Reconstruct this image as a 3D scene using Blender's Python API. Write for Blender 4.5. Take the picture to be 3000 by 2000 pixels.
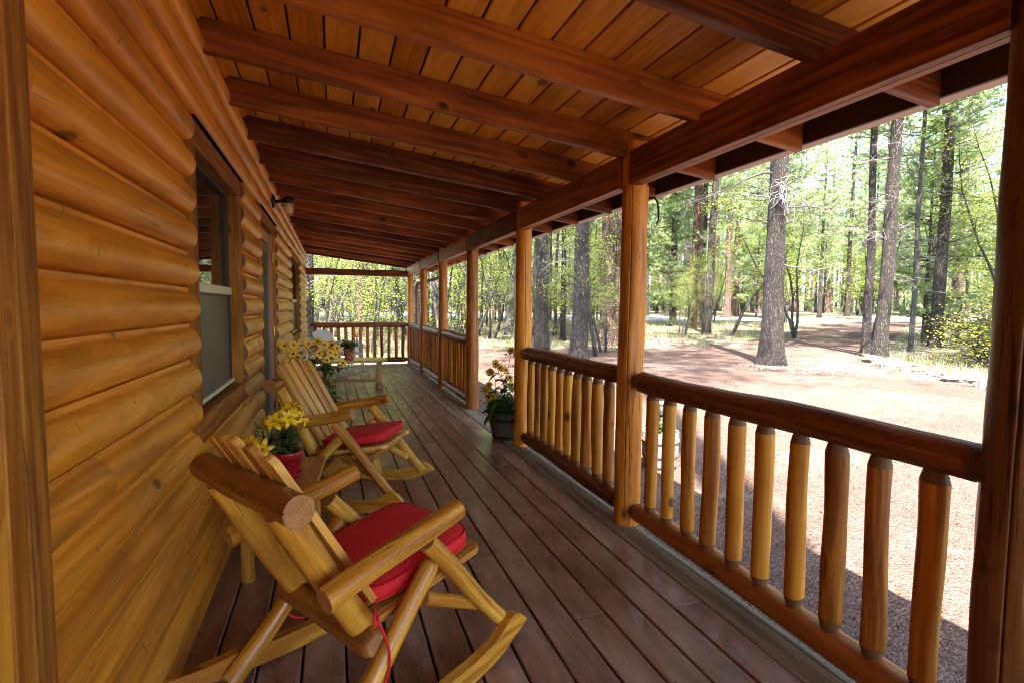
import bpy, math, random
from math import pi, sin, cos, sqrt, radians, atan2
from mathutils import Vector as V, Matrix, noise, Quaternion
from mathutils.geometry import delaunay_2d_cdt

for o in list(bpy.data.objects): bpy.data.objects.remove(o)
SC = bpy.context.scene
COL = SC.collection
rnd = random.Random(7)

# ------------------------------------------------------------------ camera, light, exposure
H = 1.2701
cam_d = bpy.data.cameras.new('camera'); cam = bpy.data.objects.new('camera', cam_d); COL.objects.link(cam)
R_ = V((0.94549, -0.32553, 0.00867)).normalized(); F_ = V((0.32539, 0.94335, -0.06485)).normalized()
U_ = R_.cross(F_).normalized(); R_ = F_.cross(U_).normalized()
M = Matrix((R_, U_, -F_)).transposed().to_4x4(); M.translation = V((0, 0, H))
cam.matrix_world = M
cam_d.sensor_width = 36; cam_d.lens = 18.322; cam_d.clip_start = .03; cam_d.clip_end = 1500
SC.camera = cam
SUN_EL = radians(58); SUN_AZ = atan2(-.45, -.893)
w = bpy.data.worlds.new('World'); SC.world = w; w.use_nodes = True
nt = w.node_tree; bg = nt.nodes['Background']; sky = nt.nodes.new('ShaderNodeTexSky')
sky.sky_type = 'NISHITA'; sky.sun_disc = False; sky.sun_elevation = SUN_EL; sky.sun_rotation = SUN_AZ
sky.air_density = 1.0; sky.dust_density = 1.2; sky.ozone_density = 1.0
nt.links.new(sky.outputs[0], bg.inputs[0]); bg.inputs[1].default_value = .085
sun_d = bpy.data.lights.new('sun', 'SUN'); sun_d.energy = 2.7; sun_d.angle = radians(.5); sun_d.color = (1, .95, .87)
sun = bpy.data.objects.new('sun', sun_d); COL.objects.link(sun)
sd = V((sin(SUN_AZ) * cos(SUN_EL), cos(SUN_AZ) * cos(SUN_EL), sin(SUN_EL)))
sun.rotation_euler = sd.to_track_quat('Z', 'Y').to_euler()
SC.view_settings.view_transform = 'Standard'; SC.view_settings.look = 'None'
SC.view_settings.exposure = 3.85; SC.view_settings.gamma = 1
SC.cycles.max_bounces = 10; SC.cycles.diffuse_bounces = 7; SC.cycles.glossy_bounces = 4
SC.cycles.transparent_max_bounces = 12
SC.cycles.use_denoising = True; SC.cycles.filter_width = 1.05
SC.cycles.sample_clamp_indirect = 8
SC.cycles.caustics_reflective = False; SC.cycles.caustics_refractive = False

# ------------------------------------------------------------------ node helpers
def newmat(name):
    m = bpy.data.materials.new(name); m.use_nodes = True
    return m, m.node_tree, m.node_tree.nodes['Principled BSDF']
class NB:
    def __init__(s, nt): s.nt = nt
    def n(s, t, **kw):
        x = s.nt.nodes.new(t)
        for k, v in kw.items(): setattr(x, k, v)
        return x
    def l(s, a, b): s.nt.links.new(a, b)
    def val(s, sock, v):
        if isinstance(v, bpy.types.NodeSocket): s.l(v, sock)
        elif v is not None: sock.default_value = v
    def math(s, op, a, b=None, c=None, clamp=False):
        x = s.n('ShaderNodeMath', operation=op, use_clamp=clamp)
        s.val(x.inputs[0], a); s.val(x.inputs[1], b); s.val(x.inputs[2], c)
        return x.outputs[0]
    def mix(s, f, a, b, blend='MIX'):
        x = s.n('ShaderNodeMix', data_type='RGBA', blend_type=blend)
        s.val(x.inputs[0], f)
        for i, q in ((6, a), (7, b)):
            if isinstance(q, tuple): q = (*q[:3], 1)
            s.val(x.inputs[i], q)
        return x.outputs[2]
    def ramp(s, f, stops):
        x = s.n('ShaderNodeValToRGB'); r = x.color_ramp
        while len(r.elements) < len(stops): r.elements.new(.5)
        for e, (p, c) in zip(r.elements, stops):
            e.position = p; e.color = (*c, 1) if isinstance(c, tuple) else (c, c, c, 1)
        s.val(x.inputs[0], f); return x.outputs[0]
    def mapp(s, vec, scale, loc=(0, 0, 0)):
        x = s.n('ShaderNodeMapping'); s.l(vec, x.inputs[0]); x.inputs['Scale'].default_value = scale; x.inputs['Location'].default_value = loc
        return x.outputs[0]
    def noise(s, vec, scale=1, detail=4, rough=.55, dist=0):
        x = s.n('ShaderNodeTexNoise'); s.l(vec, x.inputs['Vector'])
        x.inputs['Scale'].default_value = scale; x.inputs['Detail'].default_value = detail
        x.inputs['Roughness'].default_value = rough; x.inputs['Distortion'].default_value = dist
        return x.outputs['Fac']
    def vor(s, vec, scale=1, feature='F1', out='Distance', rand=1):
        x = s.n('ShaderNodeTexVoronoi', feature=feature); s.l(vec, x.inputs['Vector']); x.inputs['Scale'].default_value = scale
        x.inputs['Randomness'].default_value = rand
        return x.outputs[out]
    def bump(s, h, strength, dist, bsdf):
        x = s.n('ShaderNodeBump'); s.val(x.inputs['Strength'], strength); x.inputs['Distance'].default_value = dist
        s.l(h, x.inputs['Height']); s.l(x.outputs[0], bsdf.inputs['Normal']); return x
def maprange(b, v, a0, a1, b0, b1):
    x = b.n('ShaderNodeMapRange'); b.val(x.inputs[0], v)
    for i, q in enumerate((a0, a1, b0, b1)): x.inputs[i + 1].default_value = q
    return x.outputs[0]

def wood(name, dark, mid, light, rough=.42, knots=.55, gs=26, coat=.15, stain=None, stain_amt=.0, var=.35, blotch=.25, bump=.25, checks=.5, ringf=70, ringa=.13, ticks=0, lo=.30, hi=.74):
    """wood whose grain runs along V of the UV map (metres), tone per board in the 'tone' attribute"""
    m, nt, p = newmat(name); b = NB(nt)
    uv = b.n('ShaderNodeTexCoord').outputs['UV']
    tone = b.n('ShaderNodeAttribute', attribute_name='tone').outputs['Fac']
    # knots first: they bend the grain
    kv = b.mapp(uv, (6.5, 4.6, 1))
    kd = b.vor(kv, 1); kc = b.vor(kv, 1, out='Color')
    ksep = b.n('ShaderNodeSeparateColor'); b.l(kc, ksep.inputs[0])
    pick = b.math('GREATER_THAN', ksep.outputs[0], 1 - knots * .62)
    rad = b.math('MULTIPLY', ksep.outputs[1], .15)
    kmask = b.math('MULTIPLY', pick, maprange(b, b.math('SUBTRACT', kd, rad), .0, .035, 1, 0))
    khalo = b.math('MULTIPLY', pick, maprange(b, b.math('SUBTRACT', kd, rad), .0, .17, 1, 0))
    g1 = b.noise(b.mapp(uv, (gs, gs * .07, 1)), 1, 5, .6, .7)
    bend = b.math('ADD', b.noise(b.mapp(uv, (6, .28, 1)), 1, 1, .4, .1), b.math('MULTIPLY', khalo, .09))
    rings = b.math('SINE', b.math('MULTIPLY', bend, ringf))
    rings = b.math('MULTIPLY_ADD', rings, .5, .5)
    fine = b.noise(b.mapp(uv, (190, 4, 1)), 1, 4, .75)
    t = b.math('ADD', b.math('MULTIPLY', g1, .62), b.math('MULTIPLY', rings, ringa))
    t = b.math('ADD', t, b.math('MULTIPLY_ADD', b.math('SUBTRACT', fine, .5), .42, .11))
    t = b.math('ADD', t, b.math('MULTIPLY', b.math('SUBTRACT', tone, .5), var))
    col = b.ramp(t, [(lo, dark), (.52, mid), (hi, light)])
    bl = b.noise(b.mapp(uv, (4.5, 1.7, 1)), 1, 4, .6, .3)
    col = b.mix(b.math('MULTIPLY', maprange(b, bl, .42, .7, 0, 1), blotch), col, tuple(c * .45 for c in dark), 'MIX')
    if stain:
        sn = b.noise(b.mapp(uv, (9, 1.3, 1)), 1, 5, .65, .8)
        col = b.mix(b.math('MULTIPLY', maprange(b, sn, .47, .66, 0, 1), stain_amt), col, stain)
    col = b.mix(b.math('MULTIPLY', khalo, .45), col, tuple(c * .8 for c in dark))
    col = b.mix(b.math('MULTIPLY', kmask, .85), col, tuple(c * .28 for c in dark))
    ck = b.noise(b.mapp(uv, (38, .9, 1), (3.3, 1.7, 0)), 1, 1, .5, .15)
    ckm = b.math('MULTIPLY', maprange(b, b.math('ABSOLUTE', b.math('SUBTRACT', ck, .5)), 0, .009, 1, 0),
                 maprange(b, b.noise(b.mapp(uv, (3, 1.1, 1), (9, 4, 0)), 1, 2), .50, .56, 0, checks))
    col = b.mix(ckm, col, tuple(c * .12 for c in dark))
    if ticks:
        tvec = b.mapp(uv, (11, 30, 1), (4, 2, 0)); td = b.vor(tvec, 1); tc = b.n('ShaderNodeSeparateColor'); b.l(b.vor(tvec, 1, out='Color'), tc.inputs[0])
        tm = b.math('MULTIPLY', b.math('GREATER_THAN', tc.outputs[0], 1 - ticks * .26), maprange(b, b.math('ADD', td, b.math('MULTIPLY', b.noise(b.mapp(uv, (60, 60, 1)), 1, 3), .30)), .22, .34, .75, 0))
        col = b.mix(tm, col, tuple(c * .25 for c in dark))
    b.l(col, p.inputs['Base Color'])
    b.l(maprange(b, t, .2, .9, rough + .10, rough - .05), p.inputs['Roughness'])
    p.inputs['Specular IOR Level'].default_value = .35; p.inputs['Coat Weight'].default_value = coat; p.inputs['Coat Roughness'].default_value = .25
    hgt = b.math('SUBTRACT', b.math('ADD', g1, b.math('MULTIPLY', fine, .5)), b.math('MULTIPLY', ckm, 2.5))
    b.bump(hgt, bump, .004, p)
    return m
def endgrain(name, dark, light, rough=.6):
    m, nt, p = newmat(name); b = NB(nt)
    uv = b.n('ShaderNodeTexCoord').outputs['UV']
    d = b.n('ShaderNodeVectorMath', operation='LENGTH'); b.l(uv, d.inputs[0])
    nz = b.noise(b.mapp(uv, (22, 22, 1)), 1, 3)
    r = b.math('SINE', b.math('ADD', b.math('MULTIPLY', d.outputs['Value'], 720), b.math('MULTIPLY', nz, 14)))
    col = b.ramp(b.math('MULTIPLY_ADD', r, .13, b.math('MULTIPLY', nz, .9)), [(.15, dark), (.8, light)])
    b.l(col, p.inputs['Base Color']); p.inputs['Roughness'].default_value = rough
    return m
def plain(name, col, rough=.5, metal=0, var=.25, vs=14, bump=.0, spec=None, emit=None, trans=0):
    m, nt, p = newmat(name); b = NB(nt)
    oc = b.n('ShaderNodeTexCoord').outputs['Object']
    n = b.noise(oc, vs, 5, .6)
    c = b.mix(n, tuple(x * (1 - var) for x in col), tuple(min(1, x * (1 + var)) for x in col))
    b.l(c, p.inputs['Base Color']); p.inputs['Roughness'].default_value = rough; p.inputs['Metallic'].default_value = metal
    if bump: b.bump(b.noise(oc, vs * 6, 4, .6), bump, .004, p)
    return m
def leafmat(name, c1, c2, trans=.5, rough=.5, gloss=.5, ns=2.5):
    m, nt, p = newmat(name); b = NB(nt)
    oc = b.n('ShaderNodeTexCoord').outputs['Object']; tone = b.n('ShaderNodeAttribute', attribute_name='tone').outputs['Fac']
    oi = b.n('ShaderNodeObjectInfo').outputs['Random']
    f = b.math('ADD', b.math('MULTIPLY', tone, .6), b.math('MULTIPLY', b.noise(oc, ns, 2), .5))
    f = b.math('ADD', f, b.math('MULTIPLY', b.math('SUBTRACT', oi, .5), .25))
    c = b.ramp(f, [(.15, c1), (.85, c2)])
    b.l(c, p.inputs['Base Color']); p.inputs['Roughness'].default_value = rough
    p.inputs['Specular IOR Level'].default_value = gloss
    tr = b.n('ShaderNodeBsdfTranslucent'); b.l(b.mix(.5, c, (c2[0] * 1.5, c2[1] * 1.4, c2[2] * .6)), tr.inputs[0])
    mx = b.n('ShaderNodeMixShader'); mx.inputs[0].default_value = trans
    b.l(p.outputs[0], mx.inputs[1]); b.l(tr.outputs[0], mx.inputs[2]); b.l(mx.outputs[0], nt.nodes['Material Output'].inputs[0])
    return m

MAT = {}
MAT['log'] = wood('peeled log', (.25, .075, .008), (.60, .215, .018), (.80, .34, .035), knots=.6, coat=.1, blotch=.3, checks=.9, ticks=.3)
MAT['rail'] = wood('stained rail log', (.12, .032, .006), (.28, .085, .014), (.42, .15, .028), knots=.4, rough=.48, coat=.1)
MAT['darklog'] = wood('dark stained peeled log', (.075, .024, .006), (.15, .055, .012), (.24, .10, .025), knots=.8, coat=.1, blotch=.5, checks=.9)  # log wood darkened for the nearest post: its backlit shade is in the colour
MAT['baluster'] = wood('baluster wood', (.26, .085, .008), (.58, .24, .020), (.76, .37, .040), knots=.7, coat=.1, rough=.5)
MAT['chairlog'] = wood('varnished chair log', (.40, .14, .010), (.76, .37, .040), (.88, .55, .10), knots=.7, coat=.4, rough=.36, blotch=.42, checks=.9, stain=(.30, .11, .02), stain_amt=.5)
MAT['chairdark'] = wood('dark varnished log', (.18, .055, .008), (.38, .15, .022), (.54, .24, .045), knots=.4, coat=.4, rough=.38, blotch=.3)
MAT['slat'] = wood('chair slat wood', (.40, .16, .025), (.68, .34, .065), (.80, .48, .13), knots=.25, coat=.3, rough=.4, blotch=.12)
MAT['tabletop'] = wood('table plank wood', (.22, .07, .02), (.42, .16, .045), (.52, .24, .08), knots=.3, coat=.5, rough=.28)
MAT['rafter'] = wood('rafter wood', (.085, .019, .004), (.30, .083, .013), (.56, .19, .03), knots=.6, rough=.5, coat=.1, blotch=.4)
MAT['beam'] = wood('beam wood', (.11, .027, .005), (.38, .115, .017), (.62, .23, .036), knots=.6, rough=.5, coat=.08, blotch=.4)
MAT['ceiling'] = wood('ceiling plank wood', (.50, .19, .015), (.86, .40, .045), (.93, .56, .10), knots=.9, rough=.45, coat=.15, stain=(.10, .05, .02), stain_amt=.25, var=.5, gs=16, lo=.2, hi=.82)
MAT['wall'] = wood('log siding wood', (.42, .145, .011), (.74, .288, .022), (.88, .445, .055), knots=.8, rough=.40, coat=.25, stain=(.17, .072, .020), stain_amt=.42, var=.2, gs=18, blotch=.15, ticks=1, lo=.22, hi=.84)
MAT['trim'] = wood('rough trim wood', (.17, .058, .006), (.36, .14, .015), (.50, .22, .03), knots=.4, rough=.7, coat=0, bump=.6, gs=60)
MAT['end'] = endgrain('end grain', (.24, .10, .03), (.46, .22, .075))
MAT['enddark'] = endgrain('dark end grain', (.07, .035, .016), (.16, .08, .035))
MAT['shoulder'] = endgrain('carved shoulder', (.10, .045, .018), (.24, .12, .045))
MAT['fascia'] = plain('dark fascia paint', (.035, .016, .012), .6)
MAT['gutter'] = plain('brown gutter metal', (.48, .36, .32), .45, var=.1)
MAT['pipe'] = plain('brown downspout metal', (.16, .10, .075), .45, var=.1)
MAT['black'] = plain('black metal', (.02, .017, .015), .4, .6)
MAT['brass'] = plain('brass', (.75, .5, .16), .25, 1, var=.1)
MAT['sash'] = plain('pale green sash paint', (.55, .60, .46), .45, var=.06)
MAT['darkframe'] = plain('dark olive frame', (.035, .028, .017), .6, var=.06)
MAT['doorpaint'] = plain('storm door frame', (.17, .12, .085), .7, var=.08)
MAT['doorpanel'] = plain('pink brown door paint', (.42, .24, .17), .5, var=.08)
MAT['roofing'] = plain('roofing metal', (.10, .05, .04), .5)
MAT['wicker'] = plain('white wicker paint', (.78, .78, .76), .55, var=.12, vs=60)
MAT['terracotta'] = plain('terracotta', (.38, .15, .075), .75, var=.2, vs=20)
MAT['soil'] = plain('potting soil', (.03, .02, .014), .95, var=.5, vs=80)
MAT['redpot'] = plain('red glazed pot', (.38, .012, .018), .3, var=.15, vs=9)
MAT['stem'] = plain('green stem', (.09, .16, .035), .55)
MAT['petal'] = plain('sunflower petal', (.78, .44, .004), .5, var=.15, vs=40)
MAT['petal_brown'] = plain('bronze petal', (.55, .27, .02), .5, var=.3, vs=40)
MAT['disc'] = plain('flower disc', (.035, .018, .01), .8)
MAT['lily'] = plain('yellow lily petal', (.80, .50, .006), .4, var=.12, vs=40)
MAT['stamen'] = plain('lily stamen', (.35, .12, .01), .6)
MAT['redflower'] = plain('red flower', (.6, .03, .03), .5)
MAT['potleaf'] = leafmat('pot plant leaf', (.025, .07, .018), (.075, .17, .035), .25)
MAT['lilyleaf'] = leafmat('lily leaf', (.025, .075, .02), (.09, .17, .05), .25)
MAT['pine'] = leafmat('pine needles', (.19, .265, .15), (.42, .52, .33), .6, ns=1.2)
MAT['oak'] = leafmat('oak leaves', (.22, .32, .07), (.48, .56, .16), .55, ns=1.2)
MAT['oaky'] = leafmat('yellow oak leaves', (.26, .34, .06), (.48, .47, .09), .5, ns=1.2)
MAT['grass'] = leafmat('grass blades', (.11, .15, .05), (.42, .38, .22), .3)
MAT['drygrass'] = leafmat('dry grass blades', (.36, .36, .26), (.58, .56, .46), .3)
MAT['barkgrey'] = None

def barkmat(name, crev, mid, hi, sc=15):
    m, nt, p = newmat(name); b = NB(nt)
    oc = b.n('ShaderNodeTexCoord').outputs['Object']
    wv = b.mapp(oc, (sc, sc, sc * .28))
    nd = b.n('ShaderNodeTexNoise'); b.l(wv, nd.inputs['Vector']); nd.inputs['Scale'].default_value = 2
    mixv = b.n('ShaderNodeMix', data_type='VECTOR'); mixv.inputs[0].default_value = .22; b.l(wv, mixv.inputs[4]); b.l(nd.outputs['Color'], mixv.inputs[5])
    d = b.vor(mixv.outputs[1], 2.2, 'DISTANCE_TO_EDGE'); cc = b.vor(mixv.outputs[1], 2.2, out='Color')
    sp = b.n('ShaderNodeSeparateColor'); b.l(cc, sp.inputs[0])
    fn = b.noise(b.mapp(oc, (30, 30, 10)), 1, 5, .7)
    t = b.math('ADD', b.math('MULTIPLY', sp.outputs[0], .5), b.math('MULTIPLY', fn, .6))
    col = b.ramp(t, [(.2, tuple(c * .6 for c in mid)), (.55, mid), (.85, hi)])
    col = b.mix(maprange(b, d, .0, .12, 1, 0), col, crev)
    b.l(col, p.inputs['Base Color']); p.inputs['Roughness'].default_value = .9
    b.bump(b.math('ADD', maprange(b, d, 0, .2, 0, 1), b.math('MULTIPLY', fn, .5)), .9, .03, p)
    return m
MAT['barkgrey'] = barkmat('grey pine bark', (.007, .005, .004), (.042, .030, .024), (.12, .092, .076), 20)
MAT['barkred'] = barkmat('red pine bark', (.03, .015, .011), (.14, .075, .055), (.24, .16, .125), 11)
MAT['barkthin'] = barkmat('young bark', (.04, .035, .03), (.08, .07, .062), (.20, .185, .17), 26)
MAT['deadwood'] = plain('dead grey wood', (.22, .20, .185), .85, var=.3)
MAT['branch'] = plain('branch bark', (.10, .08, .068), .9, var=.3)

def deckmat():
    m, nt, p = newmat('worn red deck stain'); b = NB(nt)
    uv = b.n('ShaderNodeTexCoord').outputs['UV']; tone = b.n('ShaderNodeAttribute', attribute_name='tone').outputs['Fac']
    wear = b.noise(b.mapp(uv, (7, 2.2, 1)), 1, 7, .65, .4)
    grain = b.noise(b.mapp(uv, (150, 4, 1)), 1, 4, .65)
    scuff = b.noise(b.mapp(uv, (26, 10, 1)), 1, 6, .75, 1.2)
    t = b.math('ADD', b.math('MULTIPLY_ADD', b.math('SUBTRACT', wear, .5), 1.25, .36), b.math('MULTIPLY', grain, .25)); t = b.math('ADD', t, b.math('MULTIPLY', b.math('SUBTRACT', tone, .5), .16))
    col = b.ramp(t, [(.28, (.135, .055, .036)), (.5, (.265, .130, .088)), (.72, (.385, .255, .195))])
    col = b.mix(maprange(b, scuff, .58, .74, 0, .55), col, (.30, .22, .19))
    dots = b.vor(b.mapp(uv, (22, 9, 1)), 1)
    col = b.mix(maprange(b, dots, .05, .10, .8, 0), col, (.02, .012, .01))
    oc = b.n('ShaderNodeTexCoord').outputs['Object']; sx = b.n('ShaderNodeSeparateXYZ'); b.l(oc, sx.inputs[0])
    fx = b.math('FRACT', b.math('DIVIDE', b.math('ADD', sx.outputs[0], .56), .148)); fx = b.math('ABSOLUTE', b.math('SUBTRACT', fx, .5))
    dx = b.math('MULTIPLY', b.math('SUBTRACT', fx, .33), .148); dy = b.math('MULTIPLY', b.math('SUBTRACT', b.math('FRACT', b.math('DIVIDE', sx.outputs[1], .4064)), .5), .4064)
    dd = b.math('SQRT', b.math('ADD', b.math('MULTIPLY', dx, dx), b.math('MULTIPLY', dy, dy)))
    col = b.mix(maprange(b, dd, .0035, .0055, .85, 0), col, (.02, .012, .01))
    b.l(col, p.inputs['Base Color'])
    b.l(maprange(b, b.noise(b.mapp(uv, (5, 1.5, 1), (5, 5, 0)), 1, 6, .7), .3, .7, .22, .5), p.inputs['Roughness'])
    p.inputs['Coat Weight'].default_value = .35; b.l(maprange(b, b.noise(b.mapp(uv, (9, 3, 1), (2, 8, 0)), 1, 5, .7), .35, .65, .12, .5), p.inputs['Coat Roughness'])
    b.bump(b.math('ADD', grain, b.math('MULTIPLY', scuff, .8)), .25, .003, p)
    return m
MAT['deck'] = deckmat()
MAT['deckedge'] = wood('faded edge board', (.15, .105, .065), (.26, .195, .13), (.36, .28, .20), knots=.2, rough=.72, coat=0, var=.1, blotch=.1)

def groundmat(name, cols, patches, pebble, psc):
    m, nt, p = newmat(name); b = NB(nt)
    oc = b.n('ShaderNodeTexCoord').outputs['Object']
    big = b.noise(oc, .35, 6, .6, .5); fine = b.noise(oc, 45, 4, .7); med = b.noise(oc, 2.3, 6, .7)
    t = b.math('ADD', b.math('MULTIPLY', big, .45), b.math('MULTIPLY', fine, .25)); t = b.math('ADD', t, b.math('MULTIPLY', med, .35))
    col = b.ramp(t, cols)
    for sc, lo, hi, c, amt in patches:
        col = b.mix(maprange(b, b.noise(b.mapp(oc, (sc, sc, sc), (sc * 3, 7, 0)), 1, 7, .7, .6), lo, hi, 0, amt), col, c)
    vd = b.vor(oc, psc); vc = b.vor(oc, psc, out='Color'); s2 = b.n('ShaderNodeSeparateColor'); b.l(vc, s2.inputs[0])
    col = b.mix(pebble, col, b.mix(s2.outputs[0], (.45, .45, .45), (1.5, 1.5, 1.5)), 'MULTIPLY')
    b.l(col, p.inputs['Base Color']); p.inputs['Roughness'].default_value = .95; p.inputs['Specular IOR Level'].default_value = .15
    b.bump(b.math('ADD', b.math('MULTIPLY', vd, -1), fine), .8, .02, p)
    return m
MAT['ground'] = groundmat('forest floor', [(.3, (.09, .058, .042)), (.5, (.18, .13, .095)), (.7, (.28, .23, .175))],
                          [(.5, .5, .62, (.16, .20, .09), .75), (1.4, .55, .68, (.42, .38, .28), .7)], .6, 30)
MAT['cinder'] = groundmat('red cinder gravel', [(.3, (.078, .043, .033)), (.5, (.135, .081, .063)), (.72, (.205, .143, .117))],
                          [(.33, .54, .68, (.24, .18, .145), .7), (1.1, .60, .72, (.27, .23, .19), .6)], .75, 62)
MAT['asphalt'] = groundmat('grey road', [(.3, (.20, .20, .21)), (.7, (.32, .31, .31))], [], .4, 30)
MAT['rock'] = groundmat('field stone', [(.3, (.15, .085, .065)), (.7, (.36, .26, .21))], [(3, .55, .7, (.42, .40, .36), .7)], .25, 22)

def cushmat():
    m, nt, p = newmat('red canvas'); b = NB(nt)
    oc = b.n('ShaderNodeTexCoord').outputs['Object']
    w1 = b.noise(b.mapp(oc, (700, 700, 700)), 1, 2, .6); n2 = b.noise(oc, 6, 4)
    c = b.mix(b.math('ADD', b.math('MULTIPLY', w1, .4), b.math('MULTIPLY', n2, .6)), (.48, .003, .008), (.80, .012, .018))
    b.l(c, p.inputs['Base Color']); p.inputs['Roughness'].default_value = .8; p.inputs['Sheen Weight'].default_value = .05
    p.inputs['Sheen Tint'].default_value = (1, .4, .4, 1); b.bump(w1, .25, .002, p)
    return m
MAT['cushion'] = cushmat()
def glassdark(name, col, rough):
    m, nt, p = newmat(name); p.inputs['Base Color'].default_value = (*col, 1); p.inputs['Roughness'].default_value = rough
    b = NB(nt); oc = b.n('ShaderNodeTexCoord').outputs['Object']; b.bump(b.noise(oc, 3, 2), .03, .02, p)
    return m
MAT['glass'] = glassdark('window glass', (.012, .012, .012), .02); MAT['glass'].node_tree.nodes['Principled BSDF'].inputs['IOR'].default_value = 1.9
MAT['glass2'] = glassdark('door glass', (.05, .04, .03), .45)
def screenmat():
    m, nt, p = newmat('insect screen'); b = NB(nt)
    oc = b.n('ShaderNodeTexCoord').outputs['Object']; n = b.noise(b.mapp(oc, (1, 900, 900)), 1, 2)
    b.l(b.mix(n, (.05, .05, .045), (.13, .125, .11)), p.inputs['Base Color']); p.inputs['Roughness'].default_value = .42
    return m
MAT['screen'] = screenmat()
def jarmat():
    m, nt, p = newmat('jar glass'); p.inputs['Base Color'].default_value = (.95, .93, .9, 1); p.inputs['Roughness'].default_value = .1
    p.inputs['Alpha'].default_value = .22; return m
MAT['jar'] = jarmat()
MAT['bulb'] = plain('yellow bug bulb', (.95, .62, .02), .3, var=.05)

# ------------------------------------------------------------------ mesh builder
class MB:
    def __init__(s): s.v = []; s.f = []; s.uv = []; s.t = []; s.m = []
    def face(s, idx, uvs=None, tone=.5, mi=0):
        s.f.append(idx); s.uv.append(uvs if uvs else [(0, 0)] * len(idx)); s.t.append(tone); s.m.append(mi)
    def add(s, pts, uvs=None, tone=.5, mi=0):
        n = len(s.v); s.v += [tuple(p) for p in pts]; s.face(list(range(n, n + len(pts))), uvs, tone, mi)
    def build(s, name, mats, parent=None, smooth=False, loc=None):
        me = bpy.data.meshes.new(name); me.from_pydata(s.v, [], s.f)
        ul = me.uv_layers.new(name='UVMap'); flat = [c for u in s.uv for q in u for c in q]
        ul.data.foreach_set('uv', flat)
        a = me.attributes.new('tone', 'FLOAT', 'FACE'); a.data.foreach_set('value', s.t)
        if not isinstance(mats, (list, tuple)): mats = [mats]
        for m in mats: me.materials.append(MAT[m] if isinstance(m, str) else m)
        me.polygons.foreach_set('material_index', s.m)
        sm = smooth if isinstance(smooth, bool) else True
        me.polygons.foreach_set('use_smooth', [sm and not (mi == 1 and smooth == 'caps') for mi in s.m])
        me.update()
        o = bpy.data.objects.new(name, me); COL.objects.link(o)
        if parent: o.parent = parent
        if loc: o.location = loc
        return o
def tag(o, label=None, cat=None, group=None, kind=None):
    if label: o['label'] = label
    if cat: o['category'] = cat
    if group: o['group'] = group
    if kind: o['kind'] = kind
    return o
def empty(name, loc=(0, 0, 0), rz=0, label=None, cat=None, group=None):
    o = bpy.data.objects.new(name, None); COL.objects.link(o); o.location = loc; o.rotation_euler = (0, 0, rz)
    o.empty_display_size = .1; tag(o, label, cat, group); return o

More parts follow.
